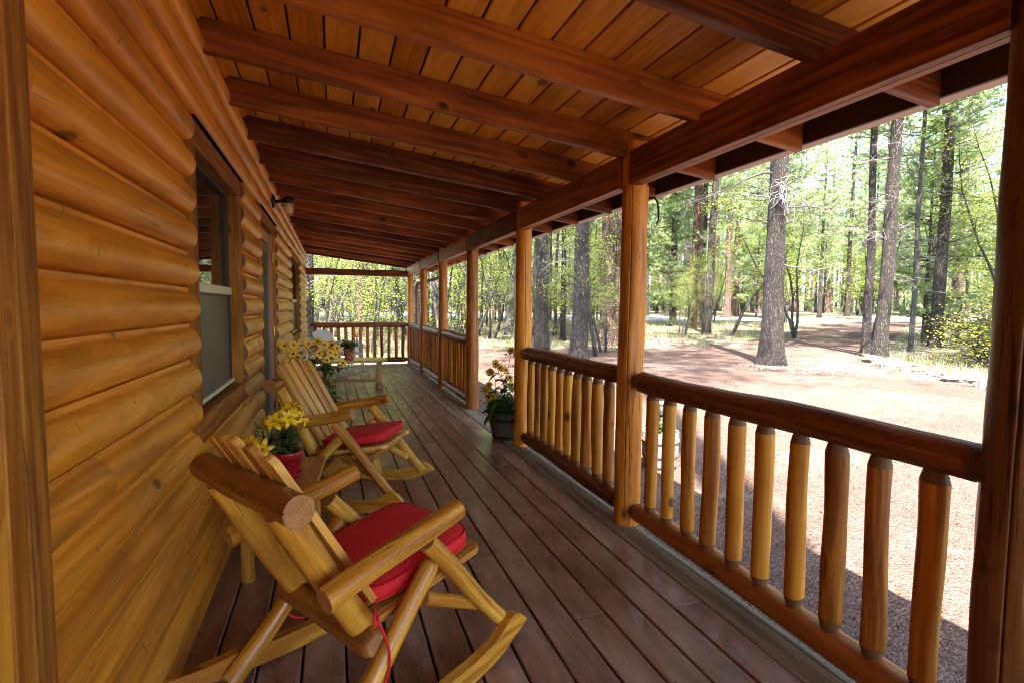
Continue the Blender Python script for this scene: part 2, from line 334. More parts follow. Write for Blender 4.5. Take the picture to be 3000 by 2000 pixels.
def box(mb, c, s, axis=None, rot=None, tone=None, bev=.0, mi=0, uvo=None):
    """box centre c, size s; grain along `axis` (index of longest by default)"""
    s = V(s); c = V(c); h = s / 2
    if axis is None: axis = max(range(3), key=lambda i: s[i])
    tone = rnd.random() if tone is None else tone
    ou, ov = uvo or (rnd.uniform(0, 50), rnd.uniform(0, 50))
    R = rot if rot is not None else Matrix.Identity(3)
    base = len(mb.v)
    e = min(bev, min(s) * .3)
    if e > 0:
        # chamfered box: 24 verts
        vid = {}
        for ax in range(3):
            for sx in (-1, 1):
                for sy in (-1, 1):
                    for sz in (-1, 1):
                        sg = (sx, sy, sz)
                        p = V([sg[i] * (h[i] if i == ax else h[i] - e) for i in range(3)])
                        vid[(ax, sg)] = len(mb.v); mb.v.append(tuple(c + R @ p))
        def loc(k): ax, sg = k; return V([sg[i] * (h[i] if i == ax else h[i] - e) for i in range(3)])
        faces = []
        for ax in range(3):
            o = [i for i in range(3) if i != ax]
            for sg in (-1, 1):
                q = []
                for a, b_ in ((-1, -1), (1, -1), (1, 1), (-1, 1)):
                    t = [0, 0, 0]; t[ax] = sg; t[o[0]] = a; t[o[1]] = b_; q.append((ax, tuple(t)))
                flip = (sg > 0) ^ (ax == 1)
                faces.append((q if flip else q[::-1], ax))
        for ax in range(3):   # edges along ax
            o = [i for i in range(3) if i != ax]
            for a in (-1, 1):
                for b_ in (-1, 1):
                    t0 = [0, 0, 0]; t0[o[0]] = a; t0[o[1]] = b_; t0[ax] = -1; t1 = list(t0); t1[ax] = 1
                    q = [(o[0], tuple(t0)), (o[0], tuple(t1)), (o[1], tuple(t1)), (o[1], tuple(t0))]
                    faces.append((q, o[0]))
        for sx in (-1, 1):
            for sy in (-1, 1):
                for sz in (-1, 1):
                    faces.append(([(0, (sx, sy, sz)), (1, (sx, sy, sz)), (2, (sx, sy, sz))], 0))
        for q, ax in faces:
            ps = [loc(k) for k in q]
            cen = sum(ps, V()) / len(ps)
            nrm = (ps[1] - ps[0]).cross(ps[2] - ps[0])
            if nrm.dot(cen) < 0: q = q[::-1]; ps = ps[::-1]
            oa = [i for i in range(3) if i != axis]
            uvs = []
            for p in ps:
                u = p[oa[0]] if ax != oa[0] else p[oa[1]] + s[oa[0]]
                if ax == axis: uvs.append((ou + p[oa[0]], ov + p[oa[1]] * .3))
                else: uvs.append((ou + u, ov + p[axis]))
            mb.face([vid[k] for k in q], uvs, tone, mi)
        return
    cs = [(-1, -1, -1), (1, -1, -1), (1, 1, -1), (-1, 1, -1), (-1, -1, 1), (1, -1, 1), (1, 1, 1), (-1, 1, 1)]
    L = [V((a * h.x, b_ * h.y, d * h.z)) for a, b_, d in cs]
    mb.v += [tuple(c + R @ p) for p in L]
    for q, ax in (((0, 3, 2, 1), 2), ((4, 5, 6, 7), 2), ((0, 1, 5, 4), 1), ((2, 3, 7, 6), 1), ((1, 2, 6, 5), 0), ((0, 4, 7, 3), 0)):
        oa = [i for i in range(3) if i != axis]; uvs = []
        for i in q:
            p = L[i]; u = p[oa[0]] if ax != oa[0] else p[oa[1]] + s[oa[0]]
            uvs.append((ou + p[oa[0]], ov + p[oa[1]] * .3) if ax == axis else (ou + u, ov + p[axis]))
        mb.face([base + i for i in q], uvs, tone, mi)

def frame_of(d):
    d = d.normalized(); a = V((0, 0, 1)) if abs(d.z) < .9 else V((1, 0, 0))
    x = a.cross(d).normalized(); return x, d.cross(x)
def log(mb, p0, p1, r0, r1=None, n=16, segs=None, rough=.05, ends=('flat', 'flat'), seed=None, bow=.0, ecc=.0, capmi=1, tip=.42, tiplen=None, shmi=None, cracks=()):
    """a hand-peeled log: irregular radius, slight bow, drying checks; ends flat / round / cone (a carved shoulder)"""
    p0 = V(p0); p1 = V(p1); r1 = r0 if r1 is None else r1
    L = (p1 - p0).length; d = (p1 - p0).normalized(); X, Y = frame_of(d)
    seed = rnd.uniform(0, 1000) if seed is None else seed
    segs = segs or max(3, int(L / .09))
    st = [(i / segs, 1.0) for i in range(segs + 1)]
    tl = (tiplen or 1.1 * r0) / L
    if ends[0] == 'round': st = [(0, .72), (.12 * tl, .86), (.3 * tl, .95)] + [(tl * .6 + (1 - tl * .6) * t, k) for t, k in st]
    if ends[1] == 'round': st = [(t * (1 - tl * .6), k) for t, k in st] + [(1 - .3 * tl, .95), (1 - .12 * tl, .86), (1, .72)]
    if ends[0] == 'cone': st = [(0, tip), (tl * .25, tip + .1), (tl, 1)] + [(tl * 1.02 + (1 - tl * 1.02) * t, k) for t, k in st[1:]]
    if ends[1] == 'cone': st = [(t * (1 - tl * 1.02), k) for t, k in st[:-1]] + [(1 - tl, 1), (1 - tl * .25, tip + .1), (1, tip)]
    st = sorted(st)
    A = [(2 * pi * j / n, -1) for j in range(n)]
    cwid = .0026 / r0
    for ci, (ca, c0, c1) in enumerate(cracks):
        ca %= 2 * pi
        A = [a for a in A if a[1] >= 0 or abs((a[0] - ca + pi) % (2 * pi) - pi) > cwid * 3.2] + [(ca - 2.6 * cwid, -1), (ca - cwid, -1), (ca, ci), (ca + cwid, -1), (ca + 2.6 * cwid, -1)]
    A.sort(); n = len(A)
    base = len(mb.v); ou, ov = rnd.uniform(0, 50), rnd.uniform(0, 50); tone = rnd.random()
    for t, k in st:
        c = p0 + d * (L * t) + X * (bow * sin(pi * t)) + Y * (bow * .6 * sin(2.1 * pi * t))
        r = r0 + (r1 - r0) * t
        for a, ci in A:
            q = noise.noise(V((cos(a) * 1.1 + seed, sin(a) * 1.1, t * L * 2.2)))
            q2 = noise.noise(V((cos(a) * 2.6, sin(a) * 2.6 + seed, t * L * 5.5)))
            rr = r * k * (1 + rough * q * 1.6 + rough * q2 * .9 + ecc * cos(2 * a))
            if cracks: a = a + .06 * noise.noise(V((t * L * 1.3, seed, 2)))
            if ci >= 0 and cracks[ci][1] <= t <= cracks[ci][2]: rr *= .86
            mb.v.append(tuple(c + X * (cos(a) * rr) + Y * (sin(a) * rr)))
    for i in range(len(st) - 1):
        sh = shmi is not None and ((ends[0] == 'cone' and st[i + 1][0] <= tl + 1e-6) or (ends[1] == 'cone' and st[i][0] >= 1 - tl - 1e-6))
        for j in range(n):
            j2 = (j + 1) % n
            ua = A[j][0] * r0; ub = (A[j2][0] + (2 * pi if j2 == 0 else 0)) * r0
            va, vb = st[i][0] * L, st[i + 1][0] * L
            q = [base + i * n + j, base + i * n + j2, base + (i + 1) * n + j2, base + (i + 1) * n + j]
            if sh: mb.face(q, [(ua, va), (ub, va), (ub, vb), (ua, vb)], tone, shmi)
            else: mb.face(q, [(ou + ua, ov + va), (ou + ub, ov + va), (ou + ub, ov + vb), (ou + ua, ov + vb)], tone, 0)
    for e, (i, rev) in enumerate(((0, True), (len(st) - 1, False))):
        ids = [base + i * n + j for j in range(n)]
        uvs = [(cos(A[j][0]) * r0, sin(A[j][0]) * r0) for j in range(n)]
        nb = len(mb.v); mb.v += [mb.v[k] for k in ids]; ids = list(range(nb, nb + n))
        if rev: ids = ids[::-1]; uvs = uvs[::-1]
        mb.face(ids, uvs, tone, capmi)

def tube(mb, pts, r, n=6, tone=None, mi=0, r1=None):
    pts = [V(p) for p in pts]; base = len(mb.v); tone = rnd.random() if tone is None else tone
    r1 = r if r1 is None else r1; N = len(pts)
    dprev = (pts[1] - pts[0]).normalized(); X, Y = frame_of(dprev)
    acc = 0; ou, ov = rnd.uniform(0, 30), rnd.uniform(0, 30); vs = []
    for i, p in enumerate(pts):
        d = (pts[min(i + 1, N - 1)] - pts[max(i - 1, 0)]).normalized()
        q = dprev.rotation_difference(d); X = q @ X; Y = q @ Y; dprev = d
        if i: acc += (p - pts[i - 1]).length
        vs.append(acc); rr = r + (r1 - r) * i / (N - 1)
        for j in range(n):
            a = 2 * pi * j / n; mb.v.append(tuple(p + X * (cos(a) * rr) + Y * (sin(a) * rr)))
    for i in range(N - 1):
        for j in range(n):
            j2 = (j + 1) % n; u0, u1 = j / n * 2 * pi * r, (j + 1) / n * 2 * pi * r
            mb.face([base + i * n + j, base + i * n + j2, base + (i + 1) * n + j2, base + (i + 1) * n + j],
                    [(ou + u0, ov + vs[i]), (ou + u1, ov + vs[i]), (ou + u1, ov + vs[i + 1]), (ou + u0, ov + vs[i + 1])], tone, mi)
    mb.face([base + j for j in range(n)][::-1], None, tone, mi); mb.face([base + (N - 1) * n + j for j in range(n)], None, tone, mi)
def lathe(mb, prof, c=(0, 0, 0), n=28, mi=0, tone=.5, caps=True, sx=1, sy=1):
    base = len(mb.v); c = V(c)
    for r, z in prof:
        for j in range(n):
            a = 2 * pi * j / n; mb.v.append((c.x + cos(a) * r * sx, c.y + sin(a) * r * sy, c.z + z))
    for i in range(len(prof) - 1):
        for j in range(n):
            j2 = (j + 1) % n; r = max(prof[i][0], prof[i + 1][0])
            u0, u1 = j / n * 2 * pi * r, (j + 1) / n * 2 * pi * r; z0, z1 = prof[i][1], prof[i + 1][1]
            mb.face([base + i * n + j, base + i * n + j2, base + (i + 1) * n + j2, base + (i + 1) * n + j], [(u0, z0), (u1, z0), (u1, z1), (u0, z1)], tone, mi)
    if caps:
        mb.face([base + j for j in range(n)][::-1], None, tone, mi)
        k = base + (len(prof) - 1) * n; mb.face([k + j for j in range(n)], None, tone, mi)
def prism(mb, poly, t0, t1, tf, tone=None, mi=0, grain=0):
    """extrude a 2-D polygon (a,b) from t0 to t1; tf(a,b,t)->3-D; grain runs along a"""
    tone = rnd.random() if tone is None else tone; n = len(poly); base = len(mb.v); ou, ov = rnd.uniform(0, 30), rnd.uniform(0, 30)
    for t in (t0, t1):
        for a, b_ in poly: mb.v.append(tuple(tf(a, b_, t)))
    mb.face([base + i for i in range(n)][::-1], [(ou + b_, ov + a) for a, b_ in poly][::-1], tone, mi)
    mb.face([base + n + i for i in range(n)], [(ou + b_, ov + a) for a, b_ in poly], tone, mi)
    for i in range(n):
        j = (i + 1) % n; A, B = poly[i], poly[j]
        mb.face([base + i, base + j, base + n + j, base + n + i], [(ou + t0, ov + A[0] + A[1]), (ou + t0, ov + B[0] + B[1]), (ou + t1, ov + B[0] + B[1]), (ou + t1, ov + A[0] + A[1])], tone, mi)

# ------------------------------------------------------------------ key dimensions
XW = -.533                       # face of the log wall
LAM = 1.06
XB = 1.582; ZB = 1.962; ZR = 2.120; SL = .115; SR = .616; YR = 1.417
XP = 1.652; PY = [2.6527 + 1.83 * k for k in range(-1, 6)]; PY[0] = .797      # seven posts
Y0, Y1 = -3.3, 11.86
def zraf(x): return ZR + SL * (XB - x)     # underside of the rafters
GZ = -.35
def terr(x, y): return GZ + .02 * max(0., min(sqrt(x * x + y * y) - 12, 65)) + (noise.noise(V((x * .09, y * .09, 3))) * .12 if x * x + y * y > 400 else 0)
# ================================================================== THE SETTING
# ---- deck (structure): boards along Y
mb = MB(); nb = 14; x0 = -.56; bw = (1.512 - x0) / nb
for i in range(nb):
    xa = x0 + i * bw; y = Y0 - rnd.uniform(0, 2)
    while y < Y1:
        L = rnd.choice((2.4, 3.0, 3.66, 4.2)) * rnd.uniform(.9, 1.05); a = max(y, Y0); e = min(y + L, Y1)
        if e - a > .03:
            box(mb, (xa + bw / 2, (a + e) / 2 , -.0185 + rnd.uniform(-.0012, .0012)), (bw - .0085, e - a - .004, .037), 1, bev=.004)
        y += L
deck = mb.build('porch_deck', 'deck'); tag(deck, 'red brown stained deck boards of the porch floor', kind='structure')
mb = MB(); y = Y0
while y < Y1:
    e = min(y + 3.66, Y1); box(mb, (1.5815, (y + e) / 2, -.016), (.132, e - y - .004, .034), 1, bev=.006); box(mb, (1.672, (y + e) / 2, -.02), (.038, e - y - .003, .03), 1, bev=.004); y = e
tag(mb.build('deck_edge_board', 'deckedge'), 'faded pale board along the outer edge of the deck', kind='structure')
mb = MB()
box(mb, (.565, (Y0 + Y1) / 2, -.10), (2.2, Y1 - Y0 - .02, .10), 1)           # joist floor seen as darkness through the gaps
for y in (0,): box(mb, (1.675, (Y0 + Y1) / 2, -.135), (.03, Y1 - Y0, .19), 1, bev=.003)
for k in range(7): box(mb, (1.60, PY[k], -.27), (.1, .1, .16), 2)
tag(mb.build('deck_frame', 'fascia'), 'dark framing under the deck', kind='structure')

# ---- the log house: one thing with its parts
house = empty('log_house', (XW, 5, 0), 0, 'honey stained log sided cabin wall behind the rocking chairs', 'house')
def hp(mb_, name, mats, smooth=False, parent=house):
    o = mb_.build(name, mats, parent, smooth); o.matrix_parent_inverse = Matrix.Identity(4)
    p = parent; off = V((0, 0, 0))
    while p: off += p.location; p = p.parent
    o.location = -off if True else o.location
    return o
# openings (y0,y1,z0,z1) outer edges of the trim
W1 = (2.405, 3.625, .700, 2.020); DO = (4.49, 5.69, -.02, 2.045); W2 = (7.72, 9.68, .72, 2.065); T0 = (1.005, 1.252, -.1, 2.3)
OPEN = [W1, DO, W2, (.93, 1.172, -1, 4)]
def cut(z0, z1, ya, yb):
    """runs of one course outside the openings; courses that straddle a head or sill keep their outer part"""
    iv = [(ya, yb, 0, 1)]
    for (a, b_, c, d) in OPEN:
        if z1 <= c or z0 >= d: continue
        nv = []
        for p, q, s0, s1 in iv:
            if q <= a or p >= b_: nv.append((p, q, s0, s1)); continue
            if p < a: nv.append((p, a, s0, s1))
            if q > b_: nv.append((b_, q, s0, s1))
            if z0 < c < z1: nv.append((max(p, a), min(q, b_), 0, (c - z0) / (z1 - z0)))
            if z0 < d < z1: nv.append((max(p, a), min(q, b_), (d - z0) / (z1 - z0), 1))
        iv = nv
    return iv
mb = MB(); CH = .1425; WB = -.572; yend = 12.02
prof = []
for i in range(19):
    t = i / 18; xx = .014 + .042 * max(0, sin(pi * t ** .82)) ** .62
    prof.append((xx, t * .90))
prof.append((.015, .93)); prof.append((.015, 1.0))
ov = 0
for k in range(-1, 18):
    zb = .0545 + CH * k
    runs = []
    y = Y0 - rnd.uniform(0, 3)
    while y < yend:
        L = rnd.uniform(3.2, 5.2); runs.append((max(y, Y0), min(y + L, yend))); y += L
    for ra, rb in runs:
        if rb - ra < .05: continue
        tone = rnd.random(); ou, ov = rnd.uniform(0, 60), rnd.uniform(0, 60)
        lip = .013
        for ya, yb, t0_, t1_ in cut(zb, zb + CH, ra, rb):
            if yb - ya < .004: continue
            nseg = max(1, int((yb - ya) / .22)); base = len(mb.v); ys = [ya + (yb - ya) * i / nseg for i in range(nseg + 1)]
            P = [(.015, 0), (-.018, .002), (-.018, .045)] + [(x_, .05 + t * .95) for x_, t in prof]
            arc = [0]
            for i in range(1, len(P)): arc.append(arc[-1] + sqrt((P[i][0] - P[i - 1][0]) ** 2 + ((P[i][1] - P[i - 1][1]) * CH) ** 2))
            for yy in ys:
                for x_, t in P:
                    wob = .0035 * noise.noise(V((yy * 1.3, k * 3.1, t * 2))) + .002 * noise.noise(V((yy * 6, k * 3.1, t * 4)))
                    t = min(max(t, t0_), t1_); mb.v.append((WB + .012 + x_ * (1 + .05 * noise.noise(V((yy * .8, k * 7.7, 0)))) + wob * (x_ > .005), yy, zb + t * CH))
            m_ = len(P)
            for i in range(len(ys) - 1):
                for j in range(m_ - 1):
                    mb.face([base + i * m_ + j, base + (i + 1) * m_ + j, base + (i + 1) * m_ + j + 1, base + i * m_ + j + 1],
                            [(ou + arc[j], ov + ys[i]), (ou + arc[j], ov + ys[i + 1]), (ou + arc[j + 1], ov + ys[i + 1]), (ou + arc[j + 1], ov + ys[i])], tone)
            for i, rev in ((0, False), (len(ys) - 1, True)):    # end faces
                ids = [base + i * m_ + j for j in range(m_)]; nb_ = len(mb.v)
                mb.v += [mb.v[q] for q in ids] + [(WB - .02, ys[i], zb + CH), (WB - .02, ys[i], zb)]
                q = list(range(nb_, nb_ + m_ + 2)); mb.face(q[::-1] if rev else q, None, tone, 1)
hp(mb, 'wall', ['wall', 'enddark'], True)
mb = MB(); box(mb, (WB - .10, (Y0 + yend) / 2, 1.1), (.10, yend - Y0, 2.9), 1)
hp(mb, 'wall_core', 'fascia')
# end wall of the house beyond the porch corner
mb = MB(); box(mb, (-3.4, yend - .03, 1.1), (5.7, .06, 3.2), 0); hp(mb, 'end_wall', 'wall')
mb = MB(); box(mb, (-3.4, Y0, 1.1), (5.7, .06, 3.2), 0); hp(mb, 'end_wall', 'wall')
mb = MB()
box(mb, (-3.3, (Y0 + yend) / 2, 2.95), (6.2, yend - Y0 + .6, .05), 1, rot=Matrix.Rotation(radians(6.5), 3, 'Y')); hp(mb, 'roof', 'roofing')
# window: trim boards, jamb returns, sashes, glass
def trimset(o, wd, th, name_, par, sill=True):
    th += .02
    y0, y1, z0, z1 = o; t = MB(); xf = XW + .010
    for zc, hh in (((z1 - wd / 2), wd),) + (((z0 + wd / 2), wd),) * sill: box(t, (xf - th / 2, (y0 + y1) / 2, zc), (th, y1 - y0, hh), 1, bev=.003)
    zz0 = z0 + (wd if sill else 0)
    for yc in (y0 + wd / 2, y1 - wd / 2): box(t, (xf - th / 2 - .0015, yc, (zz0 + z1 - wd) / 2), (th, wd, z1 - wd - zz0 - .001), 2, bev=.003)
    return hp(t, name_, 'trim', False, par)
def window(o, wd, zmeet):
    y0, y1, z0, z1 = o; cy = (y0 + y1) / 2
    win = empty('window', (0, 0, 0)); win.parent = house; win.location = V((XW, cy, z0)) - house.location
    trimset(o, wd, .055, 'trim', win)
    a, b_, c, d = y0 + wd, y1 - wd, z0 + wd, z1 - wd; xs = XW - .052
    t = MB()   # vinyl frame
    fw = .016
    for zc in (c + fw / 2, d - fw / 2): box(t, (xs - .006, cy, zc), (.024, b_ - a, fw), 1, bev=.003)
    for yc in (a + fw / 2, b_ - fw / 2): box(t, (xs - .006, yc, (c + d) / 2), (.023, fw, d - c - 2 * fw), 2, bev=.003)
    hp(t, 'sash_frame', 'darkframe', False, win)
    t = MB(); box(t, (xs - .004, cy, zmeet), (.042, b_ - a - 2 * fw, .046), 1, bev=.004); box(t, (xs + .006, cy, c + fw + .012), (.03, b_ - a - 2 * fw, .022), 1, bev=.003); hp(t, 'meeting_rail', 'sash', False, win)
    t = MB(); box(t, (xs - .018, cy, (zmeet + d) / 2 + .005), (.006, b_ - a - 2 * fw + .004, d - zmeet - fw - .01), 1); hp(t, 'pane', 'glass', False, win)
    t = MB(); box(t, (xs - .006, cy, (zmeet + c) / 2 - .005), (.006, b_ - a - 2 * fw + .004, zmeet - c - fw - .02), 1); hp(t, 'insect_screen', 'screen', False, win)
    t = MB()
    for zc in (c + fw + .006, zmeet - .028): box(t, (xs + .002, cy, zc), (.012, b_ - a - 2 * fw, .010), 1)
    for yc in (a + fw + .005, b_ - fw - .005): box(t, (xs + .0021, yc, (c + zmeet) / 2), (.012, .009, zmeet - c - fw - .05), 2)
    hp(t, 'screen_frame', 'black', False, win)
window(W1, .098, 1.350)
window(W2, .11, 1.345)
# door
y0, y1, z0, z1 = DO; dr = empty('door', (0, 0, 0)); dr.parent = house; dr.location = V((XW, 5.1, 0)) - house.location
trimset(DO, .095, .06, 'trim', dr, False)
a, b_ = y0 + .095, y1 - .095
t = MB(); box(t, (XW - .055, (a + b_) / 2, 1.9), (.035, b_ - a - .06, .095), 1, bev=.003); hp(t, 'header_panel', 'doorpanel', False, dr)
t = MB()
box(t, (XW - .062, a + .06, .93), (.03, .09, 1.84), 2, bev=.004); box(t, (XW - .062, b_ - .075, .93), (.03, .09, 1.84), 2, bev=.004)
box(t, (XW - .062, (a + b_) / 2, 1.80), (.03, b_ - a - .235, .09), 1, bev=.004); box(t, (XW - .062, (a + b_) / 2, .13), (.03, b_ - a - .235, .24), 1, bev=.004)
hp(t, 'storm_door_frame', 'doorpaint', False, dr)
t = MB(); box(t, (XW - .068, (a + b_) / 2, 1.0), (.008, b_ - a - .22, 1.52), 1); hp(t, 'door_pane', 'glass2', False, dr)
t = MB(); box(t, (XW - .035, b_ - .014, .98), (.04, .028, 1.95), 2, bev=.003); hp(t, 'jamb', 'doorpanel', False, dr)
for z in (1.73, .30, 1.02):
    t = MB(); lathe(t, [(.008, -.045), (.008, .045)], (XW - .005, b_ - .03, z), 10); box(t, (XW - .012, b_ - .008, z), (.004, .035, .09), 2); hp(t, 'hinge', 'brass', False, dr)
t = MB(); tube(t, [(XW - .045, a + .05, 1.10), (XW + .0, a + .05, 1.08), (XW + .0, a + .05, .96), (XW - .045, a + .05, .94)], .008, 8); hp(t, 'door_handle', 'black', True, dr)
# the trim boards nearest the camera: a boxed corner of two rough planks
ct = MB()
box(ct, (-.555, 1.138, 1.12), (.11, .073, 2.5), 2, bev=.004); hp(ct, 'corner_trim', 'trim')
for yc, wd_ in ((1.0735, .053), (.972, .142)):
    ct = MB(); box(ct, (-.557, yc, 1.12), (.11, wd_, 2.5), 2, bev=.004); hp(ct, 'corner_board', 'baluster')
# scribed frieze board between the wall and the rafters
fz = MB(); box(fz, (-.553, (Y0 + yend) / 2, 2.435), (.05, yend - Y0 - .1, .05), 1, bev=.004); hp(fz, 'frieze', 'rafter')

# ---- the porch roof: one thing with its parts
roof = empty('porch_roof', (.6, 5, 2.3), 0, 'open rafter porch roof with orange plank ceiling', 'porch roof')
XT = 2.194
ang = math.atan(SL); RD = .143
def rp(mb_, name, mats, smooth=False, parent=roof): return hp(mb_, name, mats, smooth, parent)
for k in range(-7, 18):
    yy = YR + SR * k; m_ = MB()
    xa, xb = -.60, XT
    poly = [(xa, zraf(xa)), (xb, zraf(xb)), (xb, zraf(xb) + RD), (xa, zraf(xa) + RD)]
    j = rnd.uniform(-.002, .002)
    # chamfered rafter: sheared box with small bottom arrises
    wv = .021; e = .004; pr = [(-wv, RD), (-wv, e), (-wv + e, 0), (wv - e, 0), (wv, e), (wv, RD)]
    tone = rnd.random(); ou, ov = rnd.uniform(0, 50), rnd.uniform(0, 50); N = 12; base = 0
    for i in range(N + 1):
        x_ = xa + (xb - xa) * i / N; bend = .003 * noise.noise(V((x_ * 1.5, k, 0)))
        for (a_, b2) in pr: m_.v.append((x_, yy + a_ + bend, zraf(x_) + b2 + bend))
    q = len(pr)
    uu = [0, .14, .146, .182, .188, .33]
    for i in range(N):
        for jx in range(q - 1):
            va, vb = (xb - xa) * i / N, (xb - xa) * (i + 1) / N
            m_.face([i * q + jx, i * q + jx + 1, (i + 1) * q + jx + 1, (i + 1) * q + jx], [(ou + uu[jx], ov + va), (ou + uu[jx + 1], ov + va), (ou + uu[jx + 1], ov + vb), (ou + uu[jx], ov + vb)], tone)
        m_.face([i * q, (i + 1) * q, (i + 1) * q + q - 1, i * q + q - 1], None, tone)
    m_.face(list(range(q))[::-1], None, tone, 1); m_.face([N * q + i for i in range(q)], None, tone, 1)
    rp(m_, 'rafter', ['rafter', 'enddark'])
# ceiling planks (each run of planks is the pattern of one part)
m_ = MB(); cw = .1455; x_ = -.60
while x_ < XT:
    xe = min(x_ + cw, XT + .01); y = Y0 - rnd.uniform(0, 2)
    while y < Y1 + .1:
        L = rnd.choice((2.44, 3.05, 3.66, 4.27)); a_ = max(y, Y0); e_ = min(y + L, Y1 + .1)
        if e_ - a_ > .05:
            xc = (x_ + xe) / 2
            box(m_, (xc, (a_ + e_) / 2, zraf(xc) + RD + .011), (xe - x_ - .010, e_ - a_ - .003, .018), 1, rot=Matrix.Rotation(ang, 3, 'Y'), bev=.003)
        y += L
    x_ += cw
rp(m_, 'ceiling_planks', 'ceiling')
m_ = MB(); xc = (-.62 + 2.28) / 2
box(m_, (xc, (Y0 + Y1) / 2 + .05, zraf(xc) + RD + .034), (2.94, Y1 - Y0 + .35, .022), 1, rot=Matrix.Rotation(ang, 3, 'Y')); rp(m_, 'roof_deck', 'roofing')
# doubled beam, one bay at a time, notched round the posts
for ply, xx in enumerate((XB + .020, XB + .0615)):
    for k in range(6):
        a_, b_ = PY[k] + .062, PY[k + 1] - (.052 if k < 5 else .02)
        if k == 5: b_ = PY[6] + .01
        m_ = MB(); box(m_, (xx, (a_ + b_) / 2, ZB + .0925 + ply * .001), (.040, b_ - a_, .185), 1, bev=.003); rp(m_, 'beam', 'beam')
    m_ = MB(); box(m_, (xx, (Y0 + PY[0] - .04) / 2, ZB + .0925 + ply * .001), (.040, PY[0] - .072 - Y0, .185), 1, bev=.003); rp(m_, 'beam', 'beam')
m_ = MB(); box(m_, (.52, 11.80, 1.99), (2.14, .09, .135), 0, bev=.004); rp(m_, 'cross_beam', 'beam')
# fascia and gutter
m_ = MB(); zt = zraf(XT); box(m_, (XT + .012, (Y0 + Y1) / 2 + .05, zt + .105), (.02, Y1 - Y0 + .2, .15), 1, bev=.002); rp(m_, 'fascia_board', 'fascia')
m_ = MB(); gz = zt + .034
G = [(0, .10), (0, .0), (.058, -.004), (.074, .018), (.080, .05), (.092, .075), (.092, .10), (.084, .10), (.084, .08), (.07, .05), (.066, .02), (.056, .006), (.004, .008), (.004, .10)]
prism(m_, [(a_, b_) for a_, b_ in G], Y0, Y1 + .15, lambda a_, b_, t: (XT + .0245 + a_, t, gz + b_)); rp(m_, 'gutter', 'gutter')
m_ = MB()   # round downspout: out of the gutter, back to the corner post, down
tube(m_, [(2.235, 11.05, gz), (2.235, 11.05, gz - .10), (2.225, 11.1, gz - .16), (2.14, 11.25, gz - .21), (1.98, 11.5, gz - .26), (1.82, 11.72, gz - .31), (1.80, 11.78, gz - .36), (1.80, 11.80, gz - .46), (1.80, 11.80, 1.0), (1.80, 11.80, -.25)], .036, 12)
rp(m_, 'downspout', 'pipe', True)

# ---- seven log posts
PL = ['very large dark log post cut off by the right edge of the photo', 'log porch post with a long drying crack between the two nearest railings', 'knotty log post beside the sunflower planter, at the near side of the railing gap',
      'log post on the far side of the railing gap, opposite the sunflower planter', 'slim log post second from the railing gap, between the two far railings nearest it', 'slim log post next to the corner post at the far end', 'corner log post at the far end of the porch beside the downspout']
X_, Y_ = frame_of(V((0, 0, 1)))
def fa(deg):    # world bearing -> angle in the log's own frame
    v = V((cos(radians(deg)), sin(radians(deg)), 0)); return atan2(v.dot(Y_), v.dot(X_))
CRK = [((fa(-165), .1, .95), (fa(-140), .3, .7)), ((fa(-136), 0, 1), (fa(-75), .35, .62)), ((fa(-95), .5, .97), (fa(-70), .1, .5)), ((fa(-100), .2, .9),), ((fa(-120), .3, .8),), ((fa(-110), .1, .7),), ((fa(-115), .2, .9),)]
for k, y in enumerate(PY):
    p = empty('porch_post', (XP, y, 0), 0, PL[k], 'post', 'log posts holding up the porch roof')
    m_ = MB(); r = [.088, .076, .074, .075, .070, .070, .070][k]
    log(m_, (0, 0, 0), (rnd.uniform(-.006, .006), 0, ZB - .001), r * (.98 if k == 0 else 1.04), r * .96, 22, 40, .055, bow=rnd.uniform(-.008, .008), seed=17.3 * k + 5, capmi=1, cracks=CRK[k])
    if k in (0, 1, 2):     # long check running up the log
        pass
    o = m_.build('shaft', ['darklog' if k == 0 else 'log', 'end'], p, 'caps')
    m_ = MB(); n = 22; poly = []
    for j in range(n):
        a = 2 * pi * j / n; poly.append((cos(a) * r * .93, max(sin(a) * r * .93, -.050)))
    prism(m_, poly, ZB + .001, zraf(XP) + (RD * .7 if k not in (1,) else .10), lambda a_, b_, t: (a_, b_, t), grain=2)
    # re-map the grain upright
    for i in range(len(m_.f)):
        m_.uv[i] = [(m_.v[q][0] * 1.0 + m_.v[q][1] * 1.2 + k, m_.v[q][2] + k * 3) for q in m_.f[i]]
    m_.build('notched_top', 'darklog' if k == 0 else 'log', p)

